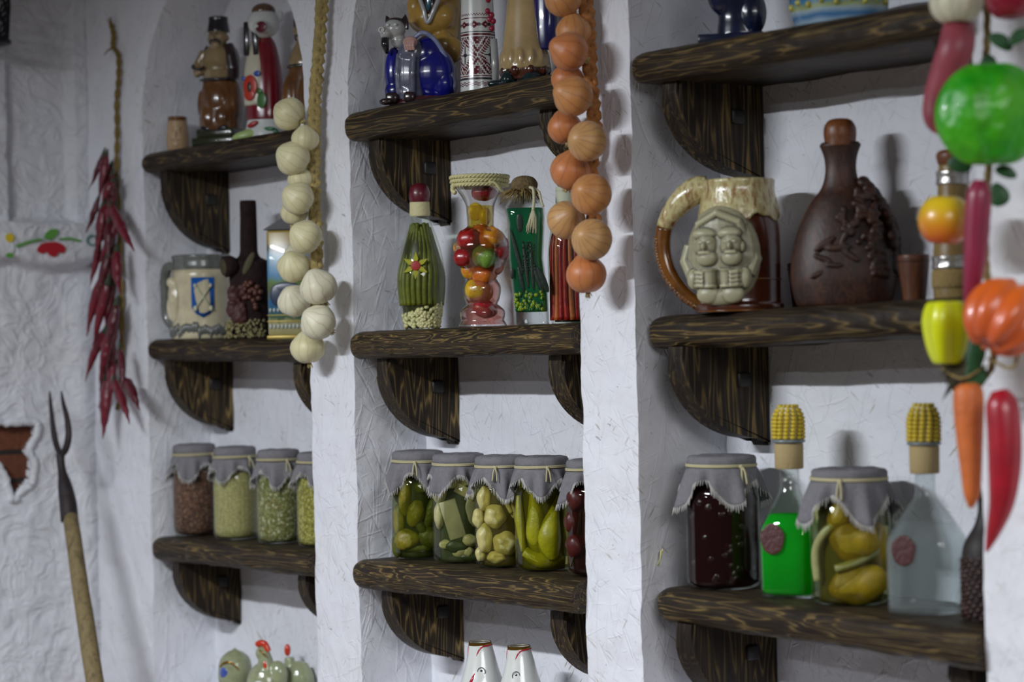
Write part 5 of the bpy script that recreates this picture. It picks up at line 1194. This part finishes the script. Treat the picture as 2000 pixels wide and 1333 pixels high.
bm = B(); lathe(bm, sm([(44, 0), (45, 3), (43, 16), (39, 26), (36, 44)], 4), 48, sy=.8); obj('skirt', bm, M_WHT, root)
bm = B(); ball(bm, (-26, -22, 8), (34, 18, 12), (0, -.2, .3)); obj('lime_patch', bm, plain('lime_glaze', srgb(164, 186, 118), .3), root)
bm = B(); lathe(bm, sm([(36.5, 38), (38, 42), (37.5, 80), (36, 120), (31, 158), (24, 186), (16, 200)], 5), 48, sy=.8); ct_ = obj('red_coat', bm, glazed('red_glaze', srgb(112, 10, 28), .1), root)
bm = B(); lathe(bm, sm([(30, 66), (31, 100), (28, 140), (20, 176), (12, 196)], 4), 40, c=(-9, -7, 0), sy=.8); obj('white_shirt', bm, M_CRM, root)
RED = plain('poppy_red', srgb(178, 52, 34), .3); BLUE = plain('cornflower_blue', srgb(52, 84, 160), .3); GRN = plain('leaf_green', srgb(66, 110, 56), .3); BLKM = plain('poppy_centre', srgb(30, 36, 34), .3)
def disc(nm, x, z, rx, rz, y, m, ry=0): bm = B(); ball(bm, (0, 0, 0), (rx, 1.6, rz), (0, ry, 0), 18, 10); obj(nm, bm, m, root, loc=(x, y, z), rot=(.0, 0, -.15))
disc('painted_leaves', 6, 74, 12, 16, -31, GRN); disc('painted_poppy', -16, 102, 16, 22, -33, RED); disc('painted_poppy', -18, 86, 12, 12, -33.5, RED); disc('poppy_centre', -17, 100, 4.5, 10, -34.6, BLKM); disc('painted_cornflower', -2, 126, 8, 6, -31, BLUE); disc('painted_cornflower', -31, 118, 5, 5, -30, BLUE); disc('painted_leaves', 2, 92, 7, 6, -32, GRN)
blob('head', [('e', (4, -8, 226), (33, 28, 30)), ('e', (10, -30, 216), (17, 14, 13)), ('e', (-24, -4, 236), (8, 6, 10)), ('e', (36, 0, 240), (7, 6, 12))], M_WHT, root, 2.2)
disc('red_mouth', 14, 214, 13, 11, -43, plain('maroon_glaze', srgb(92, 14, 34), .3))
bm = B(); ball(bm, (4, -6, 250), (24, 22, 16)); obj('brown_cap', bm, glazed('brown_cap_glaze', srgb(92, 66, 44), .2), root)
for x, r_ in ((-30, .02), (-12, -.06)): bm = B(); box(bm, (x + 4, -24, 196), (11, 5, 66), (0, r_, 0), bev=2.2); obj('dark_braid', bm, M_BLK, root)
bm = B(); ball(bm, (20, -30, 18), (14, 3, 4)); ball(bm, (30, -24, 14), (9, 4, 5), (0, .6, 0)); obj('green_leaf_decor', bm, plain('green_glaze', srgb(26, 104, 60), .3), root)
bm = B(); ball(bm, (-12, -34, 28), (12, 3, 5), (0, -.4, 0)); obj('red_flower_decor', bm, plain('red_flower_glaze', srgb(160, 30, 34), .3), root); KS[0] = 1.0
loc = stand('N1T', 596, .075); root = thing('brown_jug_figurine', loc, 'glossy brown figurine mostly hidden behind the garlic braid', 'figurine', .5)
blob('robe', [('l', sm([(40, 0), (42, 10), (38, 70), (32, 120), (26, 134)], 4), (0, 0, 0), 1, .8), ('e', (-20, -16, 60), (20, 18, 56)), ('e', (18, -16, 60), (20, 18, 56))], M_BRN2, root, 2.4)
blob('shoulders', [('l', sm([(29, 126), (30, 140), (22, 164), (12, 182)], 4), (0, 0, 0), 1, .8), ('e', (0, -2, 196), (18, 18, 20)), ('e', (0, -20, 194), (4, 5, 5))], M_TAN, root, 2.2)
bm = B(); tube(bm, [(31 * math.cos(a), 25 * math.sin(a), 130) for a in [2 * PI * k / 36 for k in range(37)]], 3.5, 6, caps=False); obj('belt', bm, M_OLV, root)
bm = B(); lathe(bm, sm([(19, 206), (17, 226), (9, 234), (.5, 235)], 3), 26); obj('cap', bm, M_DKB, root); man_face(root, 0, -2, 194, .9, M_BLK, M_BLK); KS[0] = 1.0
# ================================================================== top middle shelf: figurines
M_BLU = glazed('cobalt_glaze', srgb(14, 18, 112), .65, 14); M_GRYB = glazed('blue_grey_glaze', srgb(96, 98, 116), .35, 25); M_PORC = glazed('grey_porcelain', srgb(170, 170, 168), .1)
loc = stand('N2T', 822, .05); root = thing('goat_figurine', loc, 'small goat-headed ceramic figurine in a cobalt blue coat', 'figurine', .75)
bm = B(); lathe(bm, sm([(64, 0), (66, 5), (62, 10), (56, 16)], 3), 48, c=(2, 0, 0), sy=.55); obj('base', bm, glazed('maroon_base_glaze', srgb(62, 24, 30), .3), root)
blob('blue_coat', [('e', (28, -2, 62), (44, 30, 52)), ('e', (16, -4, 100), (30, 24, 36)), ('e', (-50, -8, 66), (19, 18, 50)), ('e', (46, -2, 40), (28, 26, 34)), ('e', (-48, -8, 30), (22, 18, 22))], M_BLU, root, 2.3, smooth=4)
blob('grey_tunic', [('e', (-16, -10, 60), (30, 24, 62)), ('e', (-12, -14, 104), (28, 22, 26)), ('e', (-20, -12, 24), (30, 20, 26)), ('t', [(-36, -26, 100), (-38, -30, 60), (-36, -28, 20)], [5, 6, 6]), ('t', [(-4, -30, 100), (-6, -34, 60), (-8, -30, 20)], [5, 6, 6])], M_GRYB, root, 2.3, smooth=3)
hd = blob('head', [('e', (-46, -12, 150), (22, 20, 20), (0, .3, 0)), ('e', (-60, -24, 140), (13, 14, 12)), ('e', (-64, -32, 146), (7, 6, 7)), ('e', (-40, -10, 128), (15, 14, 16))], M_PORC, root, 1.6)
bm = B(); lathe(bm, sm([(10, -12), (9, 0), (5, 10), (.5, 17)], 4), 16, sy=.5); obj('ear', bm, M_DKB, root, loc=(-28, -6, 162), rot=(0, .15, 0)); bm = B(); lathe(bm, sm([(8, -10), (7, 0), (4, 8), (.5, 14)], 4), 16, sy=.5); obj('ear', bm, M_DKB, root, loc=(-60, -4, 166), rot=(0, -.35, 0))
bm = B(); ball(bm, (-46, -6, 166), (18, 16, 8)); obj('dark_forelock', bm, M_DKB, root)
bm = B(); tube(bm, [(-60, -34, 130), (-60, -36, 116), (-57, -32, 100)], [8, 8, 3], 12); obj('beard', bm, M_BLK, root)
bm = B(); ball(bm, (-55, -32, 156), (4, 3, 3), u=10, v=8); ball(bm, (-40, -31, 156), (4, 3, 3), u=10, v=8); tube(bm, [(-66 + 5 * math.cos(a), -38.5, 146 + 5 * math.sin(a)) for a in [2 * PI * k / 16 for k in range(17)]], 1.2, 6, caps=False); obj('eyes_and_snout', bm, M_WHT, root)
it = [('e', (-10, -34, 120), (15, 10, 12))]
for f in range(4): it.append(('t', [(-16 + f * 5, -42, 122), (-18 + f * 5.4, -45, 112), (-17 + f * 5.4, -42, 103)], [3, 2.8, 2.2]))
blob('hand', it, glazed('pink_glaze', srgb(190, 150, 142), .05), root, 1.1, smooth=1)
bm = B(); tube(bm, spline([(-4, -26, 128), (14, -28, 138), (34, -18, 126), (52, -14, 96), (64, -12, 60), (70, -10, 30)], 6), 4.5, 10); obj('white_trim', bm, glazed('pale_blue_trim', srgb(126, 134, 166), .3), root)
bm = B(); box(bm, (-50, -24, 14), (26, 26, 22), bev=6); box(bm, (-14, -28, 14), (24, 22, 22), bev=6); ball(bm, (-60, -34, 7), (15, 10, 7)); obj('boots', bm, M_DKB, root); KS[0] = 1.0
loc = stand('N2T', 862, .11); root = thing('yellow_coat_figurine', loc, 'tall mustard yellow ceramic figurine standing behind the blue goat figurine', 'figurine', .6)
M_MUST = glazed('mustard_glaze', srgb(168, 132, 62), .25, 20)
blob('body', [('l', sm([(30, 0), (32, 20), (28, 60), (34, 110), (40, 160), (44, 200), (30, 236), (14, 250)], 4), (0, 0, 0), 1, .62), ('e', (14, -16, 122), (24, 22, 28)), ('e', (-8, -20, 176), (50, 24, 36)), ('e', (-40, -18, 198), (20, 18, 30)), ('e', (34, -16, 110), (20, 18, 26))], M_MUST, root, 2.6, smooth=4)
blob('head', [('e', (0, -6, 272), (26, 24, 28)), ('e', (0, -30, 268), (5, 7, 6))], M_TAN, root, 2.2); man_face(root, 0, -10, 270, 1.2, M_DKB, M_DKB)
bm = B(); lathe(bm, sm([(28, 284), (27, 300), (20, 322), (8, 330), (.5, 331)], 3), 30); obj('cap', bm, M_BLU, root)
bm = B(); tube(bm, spline([(-28, -44, 226), (-14, -47, 190), (-6, -46, 162), (10, -46, 190), (28, -42, 228)], 5), [4.5] * 21, 10); obj('white_collar', bm, M_PORC, root)
bm = B(); ball(bm, (-6, -38, 200), (14, 8, 30)); obj('brown_shirt', bm, M_DKB, root); bm = B(); ball(bm, (-4, -45, 208), (6, 3, 22)); obj('blue_tie', bm, glazed('teal_glaze', srgb(24, 84, 104), .2), root); KS[0] = 1.0
# cross-stitched porcelain figure
loc = stand('N2T', 936, .075); root = thing('embroidered_figurine', loc, 'white porcelain figurine with a dark red cross-stitch pattern', 'figurine', .9)
N_, zc_ = 72, 2.05
mats = [M_WHT, glazed('stitch_red', srgb(96, 18, 34), .1), plain('stitch_dark', srgb(44, 34, 42), .3)]
def pat(i, z):
    """i: stitch column 0..71, z: stitch row counted up from the foot"""
    if z < 9: return 0
    if z < 14: return (1 if (i // 2 + z // 1) % 2 == 0 else 0) if z < 13 else 0
    if z in (15, 16): return 2
    if z == 18: return 1
    if 20 <= z < 56:                       # band of large diamonds
        c = (i % 18) - 9; r = z - 38; d = abs(c) * 1.9 + abs(r) * .95
        if d < 3: return 2
        if d < 8: return 0 if not (abs(c) < 1 or abs(r) < 1) else 2
        if d < 10: return 0
        if d < 15: return 1 if (c + r) % 3 else 0
        if d < 17: return 1
        if d < 18.5: return 0
        return (0 if (i % 3 == 0 and z % 4 == 0) else 1) if d < 22 or d > 25 else 0
    if z in (57, 58): return 1
    if z == 60: return 2
    if 62 <= z < 72:
        c = (i % 8) - 4; r = z - 67; d = abs(c) + abs(r) * .8
        return 1 if d < 3.2 and not (abs(c) < 1 and abs(r) < 1) else (2 if (c in (-4, 3) and abs(r) < 2) else 0)
    if z == 73: return 1
    if z == 76: return 1 if i % 2 else 0
    if z == 77: return 0 if i % 2 else 1
    if 90 <= z < 116:
        c = (i % 24) - 14; r = z - 104; d = abs(c) * 1.5 + abs(r)
        return (2 if (c + r) % 3 == 0 else 1) if d < 11 and not (r < 0 and abs(c) < 1) else 0
    return 0
prof = []
nrow = 150
for k in range(nrow + 1):
    h = k * zc_; tt = h / 300; r = 37 - 9 * tt ** 1.1 if h < 240 else 27 - (h - 240) * .16
    prof.append((max(4, r), h))
bm = B(); rings = lathe(bm, prof, N_, sy=.9); bm.faces.ensure_lookup_table()
for k in range(nrow):
    for i in range(N_): bm.faces[k * N_ + i].material_index = pat(i, k)
obj('dress', bm, mats, root)
bm = B()
for (x, z) in ((26, 168), (22, 184), (30, 150), (30, 176), (33, 164), (24, 206), (32, 214)): ball(bm, (x, -22, z - 20), (5.5, 5, 6), u=12, v=8)
obj('red_berries', bm, glazed('berry_red', srgb(150, 24, 54), .1), root)
bm = B(); tube(bm, [(33, -16, 8), (34, -16, 60), (32, -18, 110)], [7, 8, 7], 12); obj('sleeve', bm, M_PORC, root)
blob('head', [('e', (0, 0, 326), (26, 24, 30)), ('e', (0, -24, 322), (4, 5, 6))], M_CRM, root, 2); bm = B(); ball(bm, (0, 4, 338), (29, 26, 26)); obj('hair', bm, M_DKB, root)
bm = B()
for q in (-1, 1): ball(bm, (q * 9, -22, 330), (3, 2, 2), u=8, v=6)
obj('eyes', bm, M_BLK, root); KS[0] = 1.0
loc = stand('N2T', 1026, .07); root = thing('skirted_figurine', loc, 'figurine with a beige skirt and black boots left of the onion string', 'figurine', .6)
blob('skirt', [('l', sm([(52, 34), (52, 44), (46, 70), (40, 110), (34, 160), (28, 200), (20, 215)], 4), (0, 0, 0), 1, .7)] + [('e', (46 * math.cos(a) * .95, 34 * math.sin(a) * .95, 52), (8, 7, 20)) for a in [2 * PI * k / 13 for k in range(13)]], glazed('beige_glaze', srgb(176, 150, 104), .2, 18), root, 2.4, smooth=3)
blob('underskirt', [('l', sm([(44, 14), (48, 30), (48, 44)], 4), (0, 0, 0), 1, .7)] + [('e', (44 * math.cos(a), 31 * math.sin(a), 32), (10, 8, 12)) for a in [2 * PI * (k + .5) / 9 for k in range(9)]], M_BRNG, root, 2.4)
M_BOOT = glazed('black_green_glaze', srgb(14, 34, 38), .3)
blob('boots', [('e', (-26, -20, 14), (16, 22, 20)), ('e', (-44, -32, 7), (22, 12, 8), (0, 0, .4)), ('e', (22, -18, 14), (22, 20, 16)), ('e', (30, -30, 9), (24, 12, 9)), ('l', [(46, 0), (46, 6), (40, 10)], (4, 0, 0), 1, .7)], M_BOOT, root, 2.2)
blob('blouse', [('l', sm([(22, 206), (28, 230), (30, 262), (14, 286)], 4), (0, 0, 0), 1, .7), ('t', [(-24, 0, 268), (-44, -8, 240), (-34, -26, 222)], [11, 11, 8]), ('t', [(24, 0, 268), (44, -8, 240), (34, -26, 222)], [11, 11, 8])], M_PORC, root, 2.4)
blob('head', [('e', (0, -2, 306), (22, 20, 25)), ('e', (0, -22, 304), (4, 5, 5))], M_TAN, root, 2); bm = B(); ball(bm, (0, 3, 316), (25, 22, 22)); obj('hair', bm, M_DKB, root)
bm = B(); lathe(bm, sm([(20, 70), (24, 100), (24, 190), (16, 230)], 4), 24, c=(46, -4, 0), sy=.6); obj('checked_shawl', bm, glazed('navy_plaid_glaze', srgb(34, 30, 92), .4, 40), root); KS[0] = 1.0
# ================================================================== top right shelf
loc = stand('N3T', 1432, .07); root = thing('blue_glazed_figurine', loc, 'dark blue glazed figurine on a square plinth, cut by the top edge', 'figurine', .85)
M_NAVY = glazed('midnight_glaze', srgb(14, 24, 52), .5, 30)
bm = B(); box(bm, (0, 0, 10), (128, 80, 20), bev=3); obj('plinth', bm, M_NAVY, root)
blob('body', [('l', sm([(44, 16), (42, 34), (40, 60), (50, 100), (52, 150), (38, 200), (20, 230)], 4), (12, 0, 0), 1, .75), ('e', (40, -10, 60), (28, 26, 46)), ('e', (-12, -10, 100), (36, 24, 44))], M_NAVY, root, 3, smooth=3)
blob('head', [('e', (12, -4, 262), (32, 28, 34)), ('e', (12, -32, 258), (7, 8, 8))], M_GRYB, root, 3); man_face(root, 12, -8, 262, 1.5, M_BLK, M_BLK)
bm = B(); lathe(bm, sm([(34, 278), (32, 300), (20, 322), (.5, 326)], 3), 30, c=(12, 0, 0)); obj('cap', bm, M_NAVY, root); KS[0] = 1.0
loc = stand('N3T', 1640, .08); root = thing('blue_dish', loc, 'pale blue and white glazed dish at the top edge of the right niche', 'dish', .6)
bm = B(); shell(bm, sm([(80, 0), (86, 4), (94, 24), (98, 48), (100, 66)], 4), 5, 56, lambda co, a, h: Vector((co.x, co.y * .72, co.z))); obj('dish_body', bm, shade('sea_blue_glaze', [(0, srgb(110, 130, 150)), (.15, srgb(150, 172, 190)), (.3, srgb(50, 108, 156)), (.45, srgb(150, 170, 180)), (.55, srgb(150, 160, 90)), (.7, srgb(60, 120, 160)), (1, srgb(40, 90, 130))], 6, hgt=72), root)
bm = B()
for k in range(9): a = -2.6 + k * .3; ball(bm, (97 * math.cos(a), 70 * math.sin(a), 44 + 6 * (k % 2)), (8, 5, 7), (0, 0, a))
obj('yellow_relief_flowers', bm, glazed('yellow_relief', srgb(186, 176, 80), .1), root); KS[0] = 1.0
# ================================================================== figurines on the niche floors, cut by the bottom edge
SHELF['N1F'] = (lambda x: SILL + .0045, None, 0); SHELF['N2F'] = (lambda x: SILL + .0045, None, 0)
def top_at(key, px, Y, topy):
    p = stand(key, px, Y); q = at(px, topy, Y); return p, (q.z - p.z) / sc_at(p)
M_SAGE = glazed('sage_glaze', srgb(140, 146, 112), .25, 30); M_GOLD = plain('gold_glaze', srgb(176, 132, 56), .16, .5, metal=.85); M_CORAL = glazed('coral_red_glaze', srgb(190, 52, 24), .1)
loc, H = top_at('N1F', 461, .06, 1266); root = thing('bird_figurine', loc, 'round sage green ceramic bird with a blue patch, at the bottom edge', 'figurine', .6)
blob('body', [('l', sm([(20, 0), (24, 6), (30, 30), (34, H * .5), (30, H * .78), (17, H * .91), (5, H * .96), (1.5, H)], 5))], M_SAGE, root, 1.6, smooth=3)
bm = B(); ball(bm, (-6, -26, H - 46), (15, 8, 15)); obj('blue_patch', bm, glazed('cornflower_glaze', srgb(66, 84, 160), .3), root)
bm = B(); tube(bm, spline([(-20, -26, H - 34), (-8, -32, H - 25), (8, -32, H - 26), (20, -24, H - 42)], 5), 2.2, 8); obj('gold_line', bm, M_GOLD, root); KS[0] = 1.0
loc, H = top_at('N1F', 517, .05, 1251); root = thing('rooster_figurine', loc, 'sage ceramic rooster with coral red comb and wattle at the bottom edge', 'figurine', .6)
blob('body', [('e', (0, 0, H * .35), (36, 28, H * .34)), ('t', [(4, 0, H * .4), (6, 0, H - 50), (2, -2, H - 24)], [26, 17, 12]), ('e', (0, -4, H - 26), (14, 12, 14)), ('e', (30, 0, H * .5), (20, 16, 30)), ('l', [(22, 0), (22, 6), (14, 14)])], M_SAGE, root, 1.6, smooth=3)
blob('comb', [('t', spline([(-11, -4, H - 10), (-4, -5, H - 6), (6, -5, H - 8), (13, -5, H - 22)], 5), [6.5] * 16)], M_CORAL, root, 1.0); blob('wattle', [('e', (9, -12, H - 50), (5.5, 5, 13), (0, -.15, 0))], M_CORAL, root, 1.0)
bm = B(); tube(bm, [(-2, -15, H - 18), (6, -15, H - 24), (12, -14, H - 31)], 2, 8); obj('gold_beak', bm, M_GOLD, root); bm = B(); ball(bm, (0, -22, H - 88), (14, 8, 14)); obj('white_breast', bm, M_WHT, root); KS[0] = 1.0
loc, H = top_at('N1F', 580, .118, 1259); root = thing('hen_figurine', loc, 'small sage ceramic hen with a red crest just right of the rooster', 'figurine', .6)
blob('body', [('e', (6, 0, H * .38), (32, 26, H * .36)), ('t', [(-6, 0, H * .4), (-12, 0, H - 50), (-14, 0, H - 26)], [22, 14, 9]), ('t', [(18, 0, H * .5), (22, 0, H - 60), (20, 0, H - 36)], [20, 12, 4]), ('l', [(20, 0), (20, 6), (12, 14)])], M_SAGE, root, 1.6, smooth=3)
blob('crest', [('e', (-16, -3, H - 12), (6.5, 6, 12))], M_CORAL, root, 1.0); bm = B(); tube(bm, spline([(14, -22, H - 88), (24, -20, H - 76), (30, -16, H - 90)], 4), 2, 8); obj('gold_line', bm, M_GOLD, root); bm = B(); ball(bm, (6, -20, H - 92), (7, 6, 8)); obj('blue_spot', bm, bpy.data.materials['cornflower_glaze'], root); KS[0] = 1.0
def fish(px, topy, label, rr, s, mouth):
    loc, H = top_at('N2F', px, .05, topy); root = thing('fish_decanter', loc, label, 'decanter', .85, )
    def fn(co, a, h):
        k = max(0, min(1, (h - (H - 30)) / 30)); return Vector((co.x - 2 * k, co.y, co.z + k * 4 * math.cos(a - PI) * 0))
    P = sm([(34, 0), (40, 20), (48, H * .35), (44, H * .62), (33, H - 50), (26, H - 22), (22.5, H - 4), (20, H)], 5)
    bm = B(); shell(bm, P, 3, 44, fn); obj('fish_body', bm, M_WHT, root)
    bm = B()   # gilded lip with a point down the nose
    n = 44; R1, R2 = [], []
    for k in range(n):
        a = 2 * PI * k / n; da = abs((a - math.radians(228) + PI) % (2 * PI) - PI); dn = 6 + 46 * math.exp(-(da / .55) ** 2)
        def rad(z): return 21.5 + (H - z) * .115 + .7
        R1.append(bm.verts.new((rad(H) * math.cos(a) - 2, rad(H) * math.sin(a), H + .5))); R2.append(bm.verts.new((rad(H - dn) * math.cos(a) - 2 * (1 - dn / 40), rad(H - dn) * math.sin(a), H - dn)))
    ctr_ = [bm.verts.new((17 * math.cos(2 * PI * k / n) - 2, 17 * math.sin(2 * PI * k / n), H - 1)) for k in range(n)]
    R2c = [v.co.copy() for v in R2]
    for k in range(n): bm.faces.new((R1[k], R1[(k + 1) % n], R2[(k + 1) % n], R2[k])); bm.faces.new((ctr_[k], ctr_[(k + 1) % n], R1[(k + 1) % n], R1[k]))
    o = obj('gilded_lip', bm, M_GOLD, root); sd_ = o.modifiers.new('solid', 'SOLIDIFY'); sd_.thickness = .5 * KS[0]
    bm = B(); tube(bm, R2c + [R2c[0]], 1.6, 6, caps=False); obj('red_line', bm, glazed('crimson_line', srgb(170, 22, 52), .1), root)
    e = (10 if mouth else -8); bm = B()
    ex, ez = 4 * s, H - 54; tube(bm, [(ex + 7.5 * math.cos(a) - 8, -33.5, ez + 8.5 * math.sin(a)) for a in [2 * PI * k / 24 for k in range(25)]], .7, 6, caps=False); ball(bm, (ex - 8, -33.5, ez + 2), (2.4, 1.4, 2.4), u=10, v=8); obj('painted_eye', bm, M_BLK, root)
    if mouth:
        bm = B(); tube(bm, [(-6, -31, H - 52), (-14, -35, H - 68), (-24, -36, H - 92)], [1, 3.2, 5], 8); obj('red_gill', bm, bpy.data.materials['crimson_line'], root)
    bm = B(); ball(bm, (0, 0, 0), (34, 4, 16), (0, .5, 0)); obj('fin', bm, M_WHT, root, loc=(40, 0, H * .42)); KS[0] = 1.0
fish(945, 1255, 'white porcelain fish decanter with gold lip and red gill, the left one', 20, 3, True)
fish(1021, 1263, 'white porcelain fish decanter with gold lip and painted eye, the right one', 20, 1, False)
